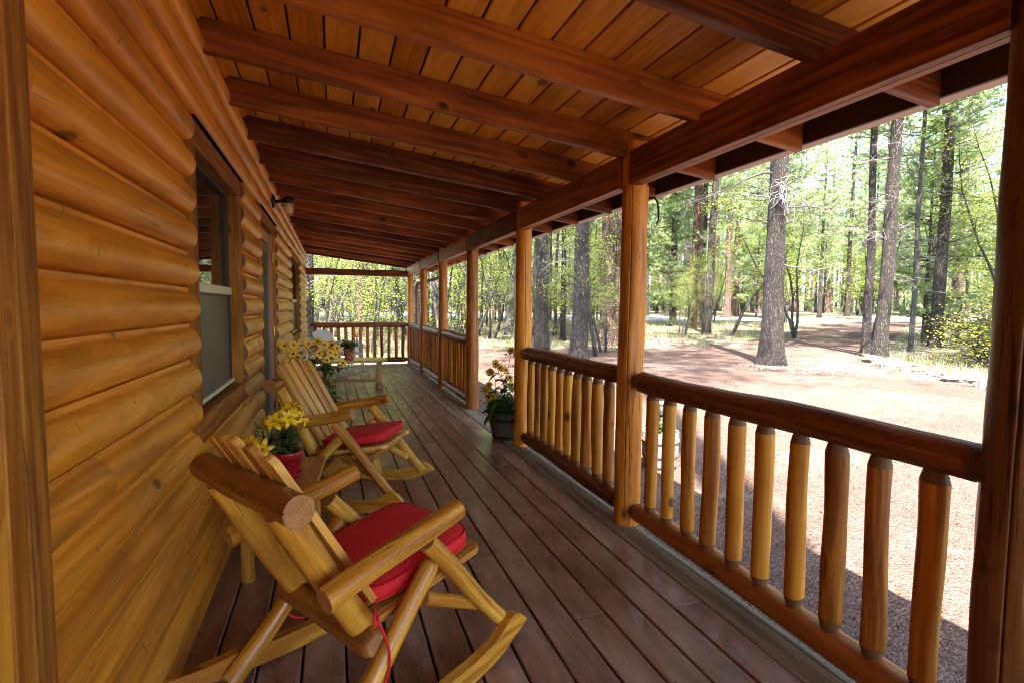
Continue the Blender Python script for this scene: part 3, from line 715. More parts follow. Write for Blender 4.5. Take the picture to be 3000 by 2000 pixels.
# ---- railings
ZT, ZL = .862, .098
def railing(name_, A, B, n, label, first=.16, seed=0, rr=.056):
    A = V(A); B = V(B); L = (B - A).length; d = (B - A).normalized(); rz = atan2(d.y, d.x)
    root = empty('log_railing', (A.x, A.y, 0), rz, label, 'railing', 'log railings round the porch')
    a = .062
    m_ = MB(); log(m_, (a, 0, ZT), (L - a, 0, ZT + rnd.uniform(-.01, .02)), rr * 1.06, rr, 12, 26, .075, ('cone', 'cone'), bow=rnd.uniform(-.01, .01), tip=.5, tiplen=.075, shmi=1); m_.build('top_rail', ['rail', 'enddark'], root, True)
    m_ = MB(); log(m_, (a, 0, ZL), (L - a, 0, ZL), rr * 1.0, rr * 1.02, 12, 26, .08, ('cone', 'cone'), bow=rnd.uniform(-.012, .012), tip=.5, tiplen=.07, shmi=1); m_.build('bottom_rail', ['rail', 'enddark'], root, True)
    for i in range(n):
        x = first + (L - 2 * first) * i / (n - 1) + rnd.uniform(-.006, .006)
        m_ = MB(); r = rnd.uniform(.033, .039)
        log(m_, (x, rnd.uniform(-.004, .004), ZL + rr * .55), (x + rnd.uniform(-.006, .006), 0, ZT - rr * .5), r * rnd.uniform(.95, 1.08), r, 10, 11, .10, ('cone', 'cone'), tip=.6, tiplen=.058, shmi=2, bow=rnd.uniform(-.004, .004), capmi=1)
        m_.build('baluster', ['baluster', 'end', 'shoulder'], root, True)
    return root
bl = [(0, 1, 'nearest log railing on the right, its big top rail running toward the camera'), (1, 2, 'second log railing, between the two stout posts and beside the sunflower planter'),
      (3, 4, 'log railing just past the gap in the railings'), (4, 5, 'middle one of the three railings beyond the gap'), (5, 6, 'short looking far railing that meets the corner post')]
for a, b_, lab in bl: railing('r', (XP, PY[b_], 0), (XP, PY[a] - (.03 if a == 0 else 0), 0), 10, lab, .235 if a < 2 else .2)
railing('e', (XP, PY[6], 0), (-.50, PY[6], 0), 13, 'log railing across the far end of the porch behind the white wicker rocker', .17)

# ---- wall lamp (jelly jar)
lamp = empty('wall_lamp', (XW + .025, 5.30, 2.22), 0, 'black wall lamp with clear ribbed jar and yellow bulb by the door', 'lamp')
m_ = MB(); q = Matrix.Rotation(radians(90), 3, 'Y')
lathe(m_, [(.0, 0), (.062, 0), (.062, .012), (.05, .022), (.03, .03), (.0, .034)], (0, 0, 0), 20)
m_.v = [tuple(q @ V(v)) for v in m_.v]; m_.build('backplate', 'black', lamp, True)
m_ = MB(); tube(m_, [(.02, 0, .0), (.05, 0, .0), (.09, 0, .012), (.12, 0, .02)], .016, 10, r1=.02); m_.build('arm', 'black', lamp, True)
m_ = MB(); lathe(m_, [(.0, .045), (.04, .045), (.048, .035), (.048, -.005), (.04, -.008), (.0, -.008)], (.14, 0, 0), 24); m_.build('cap', 'black', lamp, True)
m_ = MB(); pf = [(.036, -.006)] + [(.044 + .002 * (-1) ** i, -.015 - i * .0085) for i in range(11)] + [(.036, -.115), (.0, -.118)]
lathe(m_, pf, (.14, 0, 0), 24, caps=False); m_.build('jar', 'jar', lamp, True)
m_ = MB(); lathe(m_, [(.0, -.102), (.020, -.096), (.032, -.078), (.033, -.055), (.022, -.03), (.013, -.01)], (.14, 0, 0), 18); m_.build('bulb', 'bulb', lamp, True)

# ---- plant hook on the second post
hk = empty('plant_hook', (XP + .075, 2.62, 1.86), 0, 'curved iron plant hook screwed to the outside of the cracked post', 'hook')
m_ = MB(); tube(m_, [(0, 0, .04), (.03, -.01, .045), (.045, -.02, .02), (.05, -.025, -.03), (.048, -.03, -.08), (.036, -.03, -.11)], .007, 8, r1=.004); m_.build('hook', 'black', hk, True)
m_ = MB(); tube(m_, [(.0, 0, .03), (.10, -.03, .075)], .003, 6); lathe(m_, [(.007, -.003), (.007, .003)], (.10, -.03, .075), 8); m_.build('bolt', 'deadwood', hk, True)

# ================================================================== FURNITURE
def chair(loc, theta, label):
    c = empty('log_rocking_chair', (loc[0], loc[1], 0), theta, label, 'rocking chair', 'log rocking chairs on the porch')
    # local frame: x forward, y to the sitter's left (so the sitter's right is -y), z up
    def part(name_, mats, fn, smooth='caps'):
        m_ = MB(); fn(m_); return m_.build(name_, mats, c, smooth)
    LG = ['chairlog', 'end']; DK = ['chairdark', 'end']
    part('crossbar', DK, lambda m_: log(m_, (-.794, -.292, .765), (-.794, .286, .765), .043, .043, 20, 14, .035, bow=.004, cracks=((2.4, .35, 1), (.2, 0, .5))))
    for s in (-1, 1):
        part('post', LG, lambda m_: log(m_, (-.792, s * .186, .742), (-.536, s * .186, .292), .039, .042, 18, 12, .04, ('flat', 'round'), bow=.003))
        part('armrest', LG, lambda m_: log(m_, (-.731, s * .29, .509), (-.245, s * .29, .611), .036, .034, 18, 12, .035, bow=.004, cracks=((3.9, 0, .6), (2.9, .4, .9))))
        part('front_leg', LG, lambda m_: log(m_, (-.372, s * .277, .540), (.012, s * .277, .097), .031, .029, 18, 12, .045, bow=.006))
        part('rear_leg', LG, lambda m_: log(m_, (-.335, s * .262, .455), (-.736, s * .272, .028), .030, .033, 18, 12, .045, ('round', 'flat'), bow=.006))
        if s > 0: part('strut', LG, lambda m_: log(m_, (-.37, s * .215, .315), (-.315, s * .262, .055), .026, .026, 12, 8, .05))
        part('brace', LG, lambda m_: log(m_, (-.34, s * .228, .325), (-.085, s * .238, .195), .025, .023, 12, 8, .06, ('flat', 'round')))
        part('side_rail', LG, lambda m_: log(m_, (-.53, s * .19, .318), (-.15, s * .19, .360), .022, .022, 12, 8, .05, ('flat', 'round')))
        # rocker: curved plank with a hump at the front tip
        T = [(-.93, .115), (-.88, .108), (-.80, .098), (-.70, .098), (-.60, .080), (-.45, .073), (-.33, .070), (-.2, .076), (-.10, .092), (-.055, .115), (-.02, .140), (.01, .148), (.045, .135), (.086, .094)]
        Bt = [(.03, .070), (-.04, .036), (-.12, .015), (-.22, .004), (-.34, 0), (-.48, 0.003), (-.62, .014), (-.75, .032), (-.86, .056), (-.93, .080)]
        def rk(m_):
            prism(m_, [(a, b_) for a, b_ in (T + Bt)][::-1], s * .296, s * .331, lambda a, b_, t: (a, t, b_))
        part('rocker', 'chairlog', rk, False)
    part('back_rail', DK, lambda m_: log(m_, (-.548, -.262, .285), (-.548, .256, .285), .045, .044, 18, 12, .04, ('round', 'round')))
    part('front_rail', LG, lambda m_: log(m_, (-.15, -.225, .330), (-.15, .225, .330), .022, .022, 14, 12, .05, ('round', 'round')))
    for i in range(5):
        y = (i - 2) * .0855
        hgt = [.888, .905, .912, .905, .888][i]
        def sl(m_, y=y, hgt=hgt):
            p0 = V((-.495, y * .93, .375)); p1 = V((-.822 + (.912 - hgt) * .7, y, hgt)); d = (p1 - p0).normalized(); L = (p1 - p0).length
            q = V((0, 1, 0)); nrm = d.cross(q).normalized(); wd = .029
            pl = [(0, -wd), (0, wd), (L - .016, wd), (L - .003, wd * .55), (L, 0), (L - .003, -wd * .55), (L - .016, -wd)]
            prism(m_, pl, -.004, .018, lambda a, b_, t: p0 + d * a + q * b_ + nrm * t)
        part('slat', ['slat'], sl, False)
    for i in range(6):
        y = (i - 2.5) * .078
        def ss(m_, y=y):
            p0 = V((-.53, y, .330)); p1 = V((-.060, y, .398)); d = (p1 - p0).normalized(); L = (p1 - p0).length; nrm = d.cross(V((0, 1, 0))) * -1; w_ = .0335
            pl = [(0, -w_), (L - .03, -w_), (L - .010, -w_ * .72), (L, -w_ * .25), (L, w_ * .25), (L - .010, w_ * .72), (L - .03, w_), (0, w_)]
            prism(m_, pl, -.010, .012, lambda a, b_, t: p0 + d * a + V((0, 1, 0)) * b_ + nrm * t)
        part('seat_slat', ['slat'], ss, False)
    return c
def cushion(loc, theta, label, ties):
    c = empty('seat_cushion', (loc[0], loc[1], 0), theta, label, 'cushion', 'red cushions on the rocking chairs')
    m_ = MB(); NR = 44; x0, x1 = -.525, -.088; hw0, hw1 = .205, .222
    def P(u, v, z):
        x = (x0 + x1) / 2 + u * (x1 - x0) / 2; hw = hw0 + (hw1 - hw0) * (u + 1) / 2
        return (x, v * hw, .377 + (x - x0) * .154 + z)
    def ol(a, k):
        e = .34; cu = abs(cos(a)) ** e * (1 if cos(a) > 0 else -1); cv = abs(sin(a)) ** e * (1 if sin(a) > 0 else -1)
        return cu * k, cv * k
    rings = [(0.0, -.016), (.7, -.018), (.93, -.018), (.985, -.014), (1, -.002), (1.0, .016), (.985, .028), (.94, .034), (.8, .039), (.5, .042), (.2, .043)]
    base = len(m_.v); m_.v.append(P(0, 0, -.02))
    for k, z in rings[1:]:
        for j in range(NR):
            a = 2 * pi * j / NR; u, v = ol(a, k); wz = .0025 * noise.noise(V((u * 3, v * 3, z * 9 + theta))) + (.006 * noise.noise(V((u * 1.3 + 4, v * 1.3, theta))) if z > .03 else 0)
            m_.v.append(P(u, v, z + wz))
    m_.v.append(P(0, 0, .043))
    for j in range(NR): m_.face([0, 1 + (j + 1) % NR, 1 + j])
    for i in range(len(rings) - 2):
        for j in range(NR):
            A = 1 + i * NR; B = A + NR; j2 = (j + 1) % NR; m_.face([A + j, A + j2, B + j2, B + j])
    A = 1 + (len(rings) - 2) * NR
    for j in range(NR): m_.face([A + j, A + (j + 1) % NR, len(m_.v) - 1])
    m_.build('pad', 'cushion', c, True)
    m_ = MB()
    for zz in (-.015, .029):
        pts = [P(*ol(2 * pi * j / 60, .992), zz) for j in range(61)]; tube(m_, pts, .0034, 6)
    m_.build('piping', 'cushion', c, True)
    for tpts in ties:
        m_ = MB()
        for pts in tpts:
            # flat ribbon
            pts = [V(p) for p in pts]; S = []
            for i in range(len(pts) - 1):
                p0, p1, p2, p3 = pts[max(i - 1, 0)], pts[i], pts[i + 1], pts[min(i + 2, len(pts) - 1)]
                for q in range(5):
                    t = q / 5; S.append(.5 * ((2 * p1) + (-p0 + p2) * t + (2 * p0 - 5 * p1 + 4 * p2 - p3) * t * t + (-p0 + 3 * p1 - 3 * p2 + p3) * t ** 3))
            S.append(pts[-1]); tube(m_, S, .0042, 5)
        m_.build('tie', 'cushion', c, True)
C1 = ((.439, 2.016), .554); C2 = ((.462, 3.454), -.483)
chair(*C1, 'near log rocking chair, seen from behind, lying closest to the camera')
chair(*C2, 'farther log rocking chair facing the railing, its fanned slats seen from the front')
near_ties = [[[(-.515, -.2, .372), (-.541, -.24, .386), (-.575, -.29, .41), (-.592, -.31, .378), (-.58, -.30, .395), (-.55, -.25, .392)],
              [(-.541, -.24, .386), (-.579, -.31, .394), (-.56, -.312, .346), (-.544, -.312, .295), (-.54, -.312, .254), (-.547, -.312, .22), (-.561, -.312, .19), (-.57, -.312, .12), (-.56, -.312, .05)]],
             [[(-.52, .2, .372), (-.55, .235, .35), (-.574, .25, .306), (-.585, .25, .282), (-.568, .25, .239), (-.558, .25, .192), (-.53, .25, .161), (-.493, .25, .141)]]]
cushion(*C1, 'red canvas seat cushion on the near rocking chair, its ties hanging down', near_ties)
cushion(*C2, 'red canvas seat cushion on the farther rocking chair', [[[(-.515, -.2, .37), (-.53, -.23, .33), (-.5, -.235, .26)]]])

# side table of logs and planks
st = empty('side_table', (-.245, 2.72, 0), radians(-4), 'low log table with plank top between the two rocking chairs', 'table')
for i, xx in enumerate((-.125, 0.0, .125)):
    m_ = MB(); box(m_, (xx, .02 + (i == 1) * .01, .437), (.116, .56, .026), 1, bev=.005); m_.build('top_plank', 'tabletop', st)
for sx, sy in ((-.13, -.13), (.13, -.13), (-.13, .2), (.13, .2)):
    m_ = MB(); log(m_, (sx, sy, 0), (sx, sy, .424), .030, .029, 14, 8, .05); m_.build('leg', ['chairlog', 'end'], st, 'caps')
for sy in (-.17, .24):
    m_ = MB(); log(m_, (-.185, sy, .255), (.185, sy, .255), .040, .038, 16, 8, .05); m_.build('apron_log', ['chairdark', 'end'], st, 'caps')
m_ = MB(); log(m_, (0, -.2, .2), (0, .26, .2), .028, .028, 12, 8, .05, ('round', 'round')); m_.build('stretcher', ['chairlog', 'end'], st, 'caps')

# ---- flowers
def leafquad(mb_, p, d, up, L, W, tone, fold=.25, droop=.0, mi=0, n=4):
    """a pointed leaf of several quads along its midrib"""
    d = V(d).normalized(); up = V(up); s = d.cross(up)
    s = s.normalized() if s.length > 1e-4 else V((1, 0, 0)); nn = s.cross(d)
    base = len(mb_.v)
    for i in range(n + 1):
        t = i / n; w_ = W * sin(pi * min(1, .08 + t * .95)) ** .8 if i < n else 0
        c = V(p) + d * (L * t) - V((0, 0, droop * L * t * t)); q = c + nn * (-fold * 0)
        mb_.v += [tuple(c - s * w_ + nn * fold * w_), tuple(c), tuple(c + s * w_ + nn * fold * w_)]
    for i in range(n):
        a = base + i * 3; mb_.face([a, a + 1, a + 4, a + 3], None, tone, mi); mb_.face([a + 1, a + 2, a + 5, a + 4], None, tone, mi)
def sunflower(par, p, face, R, bronze=False, name_='flower'):
    face = V(face).normalized(); X, Y = frame_of(face); m_ = MB(); n = rnd.choice((14, 16, 18))
    for ring in (0, 1):
        for j in range(n):
            a = 2 * pi * (j + ring * .5) / n + rnd.uniform(-.08, .08); d = X * cos(a) + Y * sin(a)
            L = R * rnd.uniform(.8, 1.05) * (1 - .12 * ring)
            leafquad(m_, V(p) + d * R * .18 + face * .003 * ring, d + face * rnd.uniform(-.1, .28), face, L * .86, R * .125, .5, .15, rnd.uniform(0, .15), 0)
    lathe(m_, [(.0, -.008), (R * .19, -.006), (R * .23, .002), (R * .19, .010), (R * .10, .013), (.0, .011)], (0, 0, 0), 16, 1)
    Mx = Matrix((X, Y, face)).transposed(); k = len(m_.v) - 6 * 16
    for i in range(k, len(m_.v)): m_.v[i] = tuple(V(p) + Mx @ V(m_.v[i]))
    for j in range(8):     # green sepals behind
        a = 2 * pi * j / 8; d = X * cos(a) + Y * sin(a); leafquad(m_, V(p) - face * .008, d - face * .2, face, R * .42, R * .09, .3, .1, .1, 2)
    o = m_.build(name_, ['petal_brown' if bronze else 'petal', 'disc', 'potleaf'], par, False); return o
def stem_pts(a, b_, k=.04):
    a = V(a); b_ = V(b_); m1 = a.lerp(b_, .45) + V((rnd.uniform(-k, k), rnd.uniform(-k, k), .02)); m2 = a.lerp(b_, .8) + V((rnd.uniform(-k, k) * .6, rnd.uniform(-k, k) * .6, .01))
    return [a, m1, m2, b_]
def leafy(mb_, heads, root, nleaf, Lf, Wf, zlo, zhi, spread, mi=0, mstem=1, side=.03):
    for h in heads:
        a = V(root) + V((rnd.uniform(-side, side), rnd.uniform(-side, side), 0)); pts = stem_pts(a, h); tube(mb_, pts, .0036, 5, .5, mstem, .0022)
        for q in range(nleaf):
            t = rnd.uniform(.2, .93); i = min(int(t * 3), 2); c = pts[i].lerp(pts[i + 1], t * 3 - i)
            a_ = rnd.uniform(0, 2 * pi); d = V((cos(a_), sin(a_), rnd.uniform(-.3, .5)))
            L = Lf * rnd.uniform(.6, 1.15); tube(mb_, [c, c + d * .02], .0015, 4, .5, mstem)
            leafquad(mb_, c + d * .02, d, (0, 0, 1), L, Wf * L / Lf, rnd.random(), rnd.uniform(.05, .35), rnd.uniform(.1, .6), mi)
    for q in range(spread[0]):
        a_ = rnd.uniform(0, 2 * pi); r_ = rnd.uniform(.0, spread[1]); c = V(root) + V((cos(a_) * r_, sin(a_) * r_, rnd.uniform(zlo, zhi)))
        d = V((cos(a_), sin(a_), rnd.uniform(-.5, .6))); L = Lf * rnd.uniform(.7, 1.3)
        leafquad(mb_, c, d, (0, 0, 1), L, Wf * L / Lf, rnd.random(), rnd.uniform(.05, .35), rnd.uniform(.2, .8), mi)

# red pot of yellow lilies
lp = empty('lily_pot', (-.215, 2.69, .45), 0, 'glossy red pot of yellow lilies on the low plank table', 'potted plant')
m_ = MB(); lathe(m_, [(.0, .006), (.048, .006), (.0495, .012), (.064, .088), (.070, .090), (.072, .122), (.070, .126), (.065, .126), (.062, .112), (.0, .108)], n=36); m_.build('pot', 'redpot', lp, True)
m_ = MB(); lathe(m_, [(.0, .0), (.054, .0), (.067, .014), (.068, .019), (.064, .019), (.055, .006), (.0, .005)], n=36); m_.build('saucer', 'redpot', lp, True)
m_ = MB(); lathe(m_, [(.0, .1125), (.061, .1125), (.0, .116)], n=20, caps=False); m_.build('soil', 'soil', lp, True)
def lw(x, z, y=2.68): return V((x + .215, y - 2.69, z - .45))
heads = [lw(-.205, .735), lw(-.265, .725, 2.66), lw(-.31, .70, 2.70), lw(-.15, .725, 2.72), lw(-.365, .64, 2.6), lw(-.31, .615, 2.58), lw(-.39, .60, 2.60), lw(-.34, .58, 2.56), lw(-.19, .78, 2.71)]
m_ = MB()
for h in heads:
    p0 = V((rnd.uniform(-.03, .03), rnd.uniform(-.03, .03), .11)); pts = stem_pts(p0, h, .015); tube(m_, pts, .003, 5, .5, 1, .002)
for q in range(430):
    a_ = rnd.uniform(0, 2 * pi); t = rnd.random(); cx = rnd.gauss(0, .018); cy = rnd.gauss(0, .018)
    c = V((cx, cy, .115 + t * .125)); d = V((cos(a_), sin(a_), rnd.uniform(-.1, .5))); leafquad(m_, c, d, (0, 0, 1), rnd.uniform(.03, .065), .0035, rnd.random(), .2, .35)
m_.build('foliage', ['lilyleaf', 'stem'], lp)
faces = [(.3, -.85, .35), (-.2, -.8, .4), (-.7, -.5, .4), (.8, -.3, .3), (-.2, -.6, .7), (.2, -.9, .1), (-.6, -.7, .2), (.5, -.7, .2), (0, -.3, 1)]
for h, fc in zip(heads, faces):
    m_ = MB(); fc = V(fc).normalized(); X, Y = frame_of(fc)
    for j in range(6):
        a = 2 * pi * j / 6 + .2; d = X * cos(a) + Y * sin(a)
        R = .044 * rnd.uniform(.9, 1.1); base = len(m_.v); n = 6
        for i in range(n + 1):
            t = i / n; rad = R * (t ** .9) * 1.25; zz = R * (.75 * t - .9 * t ** 3.0) ; wv = .0125 * sin(pi * min(1, .12 + .88 * t)) ** .7 * (1 if j % 2 else .8)
            c = h + d * rad + fc * zz; s = fc.cross(d)
            if i == n: wv = .0005
            m_.v += [tuple(c - s * wv + fc * wv * .3), tuple(c), tuple(c + s * wv + fc * wv * .3)]
        for i in range(n):
            q = base + i * 3; m_.face([q, q + 1, q + 4, q + 3]); m_.face([q + 1, q + 2, q + 5, q + 4])
        tube(m_, [h, h + fc * .022 + d * .006, h + fc * .036 + d * .013], .0009, 4, .5, 1); 
    m_.build('flower', ['lily', 'stamen'], lp, True)
for h, fc in ((lw(-.33, .70, 2.66), (-.5, -.2, .8)), (lw(-.30, .66, 2.6), (-.2, -.3, .9)), (lw(-.335, .675, 2.6), (.1, -.3, .9))):
    m_ = MB(); fc = V(fc).normalized(); tube(m_, [h, h + fc * .012, h + fc * .03, h + fc * .045], .007, 8, r1=.003); tube(m_, [h, V((0, 0, .2)).lerp(h, .5), V((0, 0, .2))], .0018, 4); m_.build('bud', 'lilyleaf', lp, True)

# small clay pot standing on the deck behind the table
cp = empty('clay_pot', (-.20, 3.22, 0), 0, 'plain clay pot on the deck behind the low plank table', 'pot')
m_ = MB(); lathe(m_, [(.0, 0), (.062, 0), (.085, .17), (.092, .17), (.094, .215), (.086, .215), (.083, .18), (.0, .175)], n=28); m_.build('pot', 'terracotta', cp, True)
m_ = MB(); lathe(m_, [(.0, .182), (.082, .182), (.0, .186)], n=20, caps=False); m_.build('soil', 'soil', cp, True)

# tall sunflowers behind the farther chair
sp = empty('sunflower_pot', (-.11, 4.45, 0), 0, 'tall yellow sunflowers in a grey pot behind the farther rocking chair', 'potted plant')
m_ = MB(); lathe(m_, [(.0, 0), (.10, 0), (.15, .27), (.158, .27), (.16, .31), (.15, .31), (.147, .28), (.0, .27)], n=32); m_.build('pot', plain('grey blue pot', (.14, .17, .18), .5), sp, True)
m_ = MB(); lathe(m_, [(.0, .275), (.146, .275), (.0, .28)], n=20, caps=False); m_.build('soil', 'soil', sp, True)
def sw(x, z, y=4.4): return V((x + .11, y - 4.45, z))
hd = [(-.36, .955, 4.45, 1, .6), (-.29, .965, 4.4, 0, .2), (-.285, .905, 4.3, 0, -.2), (-.185, .965, 4.5, 0, .3), (-.175, .90, 4.4, 2, .3), (-.115, .985, 4.5, 0, -.1), (-.10, .905, 4.3, 0, -.1), (-.06, .96, 4.45, 0, .0), (-.01, .955, 4.5, 3, .2), (-.02, .90, 4.4, 0, .5), (.03, .93, 4.45, 0, .4),
      (-.045, .845, 4.35, 0, .2), (.075, .815, 4.4, 0, .1), (-.07, .86, 4.5, 2, .9), (.0, .76, 4.4, 2, -.9), (-.01, .66, 4.38, 2, .5), (.02, .87, 4.55, 0, .8)]
heads = [sw(x, z, y) for x, z, y, _, _ in hd]
m_ = MB(); leafy(m_, heads, (0, 0, .28), 9, .085, .024, -.02, .30, (150, .13), side=.08); m_.build('foliage', ['potleaf', 'stem'], sp)
for h, (x, z, y, kind, fx) in zip(heads, hd):
    sunflower(sp, h, (fx, -1 if kind != 2 else -.2, .25 if kind != 2 else .5), .039 if kind < 2 else (.032 if kind == 2 else .046), kind == 3)

# sunflower planter at the gap in the railing
wp = empty('sunflower_planter', (1.585, 4.77, 0), 0, 'dark half barrel planter with small sunflowers beside the log post at the railing gap', 'potted plant')
m_ = MB(); n = 24
lathe(m_, [(.0, 0), (.118, 0), (.134, .06), (.150, .13), (.164, .20), (.172, .262), (.160, .262), (.158, .235), (.0, .23)], n=n); m_.build('tub', plain('weathered barrel wood', (.085, .062, .045), .7, var=.5, vs=30), wp)
for z, r in ((.03, .1285), (.20, .166)):
    m_ = MB(); lathe(m_, [(r - .002, z - .012), (r + .003, z - .012), (r + .0055, z + .012), (r, z + .012)], n=32, caps=False); m_.build('hoop', 'black', wp, True)
m_ = MB(); lathe(m_, [(.0, .238), (.157, .238), (.0, .244)], n=20, caps=False); m_.build('soil', 'soil', wp, True)
hd = [(1.47, .735, 0, .2), (1.425, .655, 0, -.6), (1.505, .70, 1, .1), (1.565, .675, 1, .5), (1.645, .515, 0, -.05), (1.41, .53, 2, -.8), (1.365, .49, 2, -1), (1.395, .42, 2, -.9), (1.62, .86, 1, -.9), (1.60, .60, 2, .2), (1.44, .43, 2, .4)]
heads = [V((x - 1.585, rnd.uniform(-.08, .02) - .02, z)) for x, z, _, _ in hd]
m_ = MB(); leafy(m_, heads, (0, 0, .24), 8, .085, .030, -.02, .16, (210, .16), side=.06); m_.build('foliage', ['potleaf', 'stem'], wp)
for h, (x, z, kind, fx) in zip(heads, hd): sunflower(wp, h, (fx, -1, .2 if kind == 0 else .5), .050 if kind == 0 else .044, False)

# oval coffee table
ct = empty('coffee_table', (.28, 8.35, 0), 0, 'oval wooden coffee table with trestle legs in front of the white wicker rocker', 'table')
m_ = MB(); pl = []
for j in range(40):
    a = 2 * pi * j / 40; e = .5; pl.append((.53 * abs(cos(a)) ** e * (1 if cos(a) > 0 else -1), .27 * abs(sin(a)) ** .6 * (1 if sin(a) > 0 else -1)))
prism(m_, pl, .435, .462, lambda a, b_, t: (a, b_, t)); m_.build('table_top', 'tabletop', ct)
for sx in (-.40, .40):
    m_ = MB(); box(m_, (sx, 0, .26), (.07, .13, .34), 2, bev=.006); box(m_, (sx, 0, .41), (.06, .40, .045), 1, bev=.004); box(m_, (sx, 0, .045), (.085, .42, .09), 1, bev=.008); m_.build('trestle', 'chairdark', ct)
m_ = MB(); box(m_, (0, 0, .13), (.74, .03, .05), 0, bev=.004); m_.build('stretcher', 'chairdark', ct)
gp = empty('geranium_pot', (.235, 8.38, .463), 0, 'small clay pot of leafy geranium on the oval coffee table', 'potted plant')
m_ = MB(); lathe(m_, [(.0, 0), (.07, 0), (.076, .012), (.062, .012), (.058, .016), (.078, .125), (.088, .127), (.089, .16), (.08, .16), (.076, .14), (.0, .135)], n=28); m_.build('pot', 'terracotta', gp, True)
m_ = MB(); hs = [V((rnd.uniform(-.09, .09), rnd.uniform(-.09, .09), rnd.uniform(.2, .30))) for _ in range(20)]
leafy(m_, hs, (0, 0, .14), 4, .055, .028, .05, .12, (60, .09), side=.04); m_.build('foliage', ['potleaf', 'stem'], gp)
m_ = MB()
for q in range(26):
    c = V((-.06 + rnd.gauss(0, .016), rnd.gauss(0, .016), .33 + rnd.gauss(0, .012))) if q < 13 else V((-.03 + rnd.gauss(0, .012), rnd.gauss(0, .012), .385 + rnd.gauss(0, .01)))
    a_ = rnd.uniform(0, 6.28); leafquad(m_, c, (cos(a_), sin(a_), .5), (0, 0, 1), .014, .007, .5)
tube(m_, stem_pts((0, 0, .15), (-.06, 0, .33), .01), .002, 5, .5, 1); tube(m_, stem_pts((0, 0, .15), (-.03, 0, .385), .01), .002, 5, .5, 1)
m_.build('flower', ['redflower', 'stem'], gp)

# white wicker rocking chair
wr = empty('wicker_rocking_chair', (.20, 10.0, 0), radians(-32), 'white wicker rocking chair by the end railing behind the coffee table', 'rocking chair')
def weave(mb_, grid, nu, nv, r=.004):
    for j in range(nv + 1): tube(mb_, [grid(i / 12, j / nv) for i in range(13)], r, 4)
    for i in range(nu + 1): tube(mb_, [grid(i / nu, j / 8) for j in range(9)], r, 4)
def wpart(name_, fn):
    m_ = MB(); fn(m_); return m_.build(name_, 'wicker', wr, True)
SW = .25
seatg = lambda u, v: V((-.26 + .5 * u, (v - .5) * 2 * (SW - .02), .40 - .02 * sin(pi * u) * sin(pi * v)))
def seatf(m_):
    weave(m_, seatg, 22, 22); tube(m_, [(-.26, -SW, .4), (.24, -SW, .4), (.24, SW, .4), (-.26, SW, .4), (-.26, -SW, .4)], .014, 6)
    box(m_, (-.01, 0, .392), (.48, .46, .006), 0)
wpart('seat', seatf)
bg_ = lambda u, v: V((-.27 - .20 * u - .03 * sin(pi * v), (v - .5) * 2 * (SW + .03 * u), .40 + u * .38 + .03 * sin(pi * v) * u))
def backf(m_):
    weave(m_, bg_, 24, 24, .0042); tube(m_, [bg_(0, 0), bg_(.5, 0), bg_(.95, 0), bg_(1, .08), bg_(1.02, .5), bg_(1, .92), bg_(.95, 1), bg_(.5, 1), bg_(0, 1)], .016, 7)
    for j in range(24):      # woven strands
        v = (j + .5) / 24; a, b_ = bg_(0, v), bg_(1, v)
        m_.add([a + V((0, -.006, 0)), a + V((0, .006, 0)), b_ + V((0, .006, 0)), b_ + V((0, -.006, 0))])
wpart('backrest', backf)
for s in (-1, 1):
    def armf(m_):
        tube(m_, [(-.33, s * SW, .59), (-.1, s * (SW + .04), .60), (.12, s * (SW + .05), .59), (.22, s * (SW + .03), .56), (.235, s * SW, .50)], .020, 8)
        ag = lambda u, v: V((-.28 + .50 * u, s * (SW + .02 * v), .40 + .18 * v * (1 - .1 * u))); weave(m_, ag, 16, 10)
    wpart('armrest', armf)
    for x0_, x1_ in ((.23, .25), (-.25, -.30)):
        wpart('leg', lambda m_: tube(m_, [(x0_, s * SW, .50 if x0_ > 0 else .45), (x0_, s * SW, .4), (x1_, s * (SW + .01), .055)], .014, 7))
    wpart('rocker', lambda m_: tube(m_, [(-.45 + .85 * t / 12, s * (SW + .012), .022 + .11 * ((t / 12 - .52) * 1.9) ** 2 * .9) for t in range(13)], .017, 8))
def apron(m_):
    tube(m_, [(.245, -SW + .01, .12), (.242, -.15, .26), (.24, -.06, .325), (.24, .06, .325), (.242, .15, .26), (.245, SW - .01, .12)], .011, 6)
    for i in range(15):
        y = -.21 + .42 * i / 14; zb = .33 - (abs(y) / .23) ** 1.8 * .19; tube(m_, [(.24, y, .39), (.242, y, zb)], .004, 4)
wpart('apron', apron)
wpart('apron', lambda m_: [tube(m_, [(-.24, -SW, .2), (.24, -SW, .2)], .008, 5), tube(m_, [(-.24, SW, .2), (.24, SW, .2)], .008, 5)])
# ================================================================== THE YARD AND THE FOREST
def axis_pts():
    a = [i * 1.0 for i in range(-12, 61)]
    b_ = []; x = 60
    while x < 420: x += max(2, (x - 55) * .25); b_.append(x)
    c = []; x = -12
    while x > -420: x -= max(2, (-x - 8) * .3); c.append(x)
    return sorted(c) + a + b_
ax = axis_pts(); n = len(ax); mb = MB()
for yy in ax:
    for xx in ax: mb.v.append((xx, yy, terr(xx, yy)))
for j in range(n - 1):
    for i in range(n - 1): mb.face([j * n + i, j * n + i + 1, (j + 1) * n + i + 1, (j + 1) * n + i])
tag(mb.build('ground', 'ground', None, True), 'forest floor with pine litter and thin grass', kind='structure')
def inside(x, y, P):
    c = False; m_ = len(P)
    for i in range(m_):
        (x1, y1), (x2, y2) = P[i], P[(i + 1) % m_]
        if (y1 > y) != (y2 > y) and x < (x2 - x1) * (y - y1) / (y2 - y1) + x1: c = not c
    return c
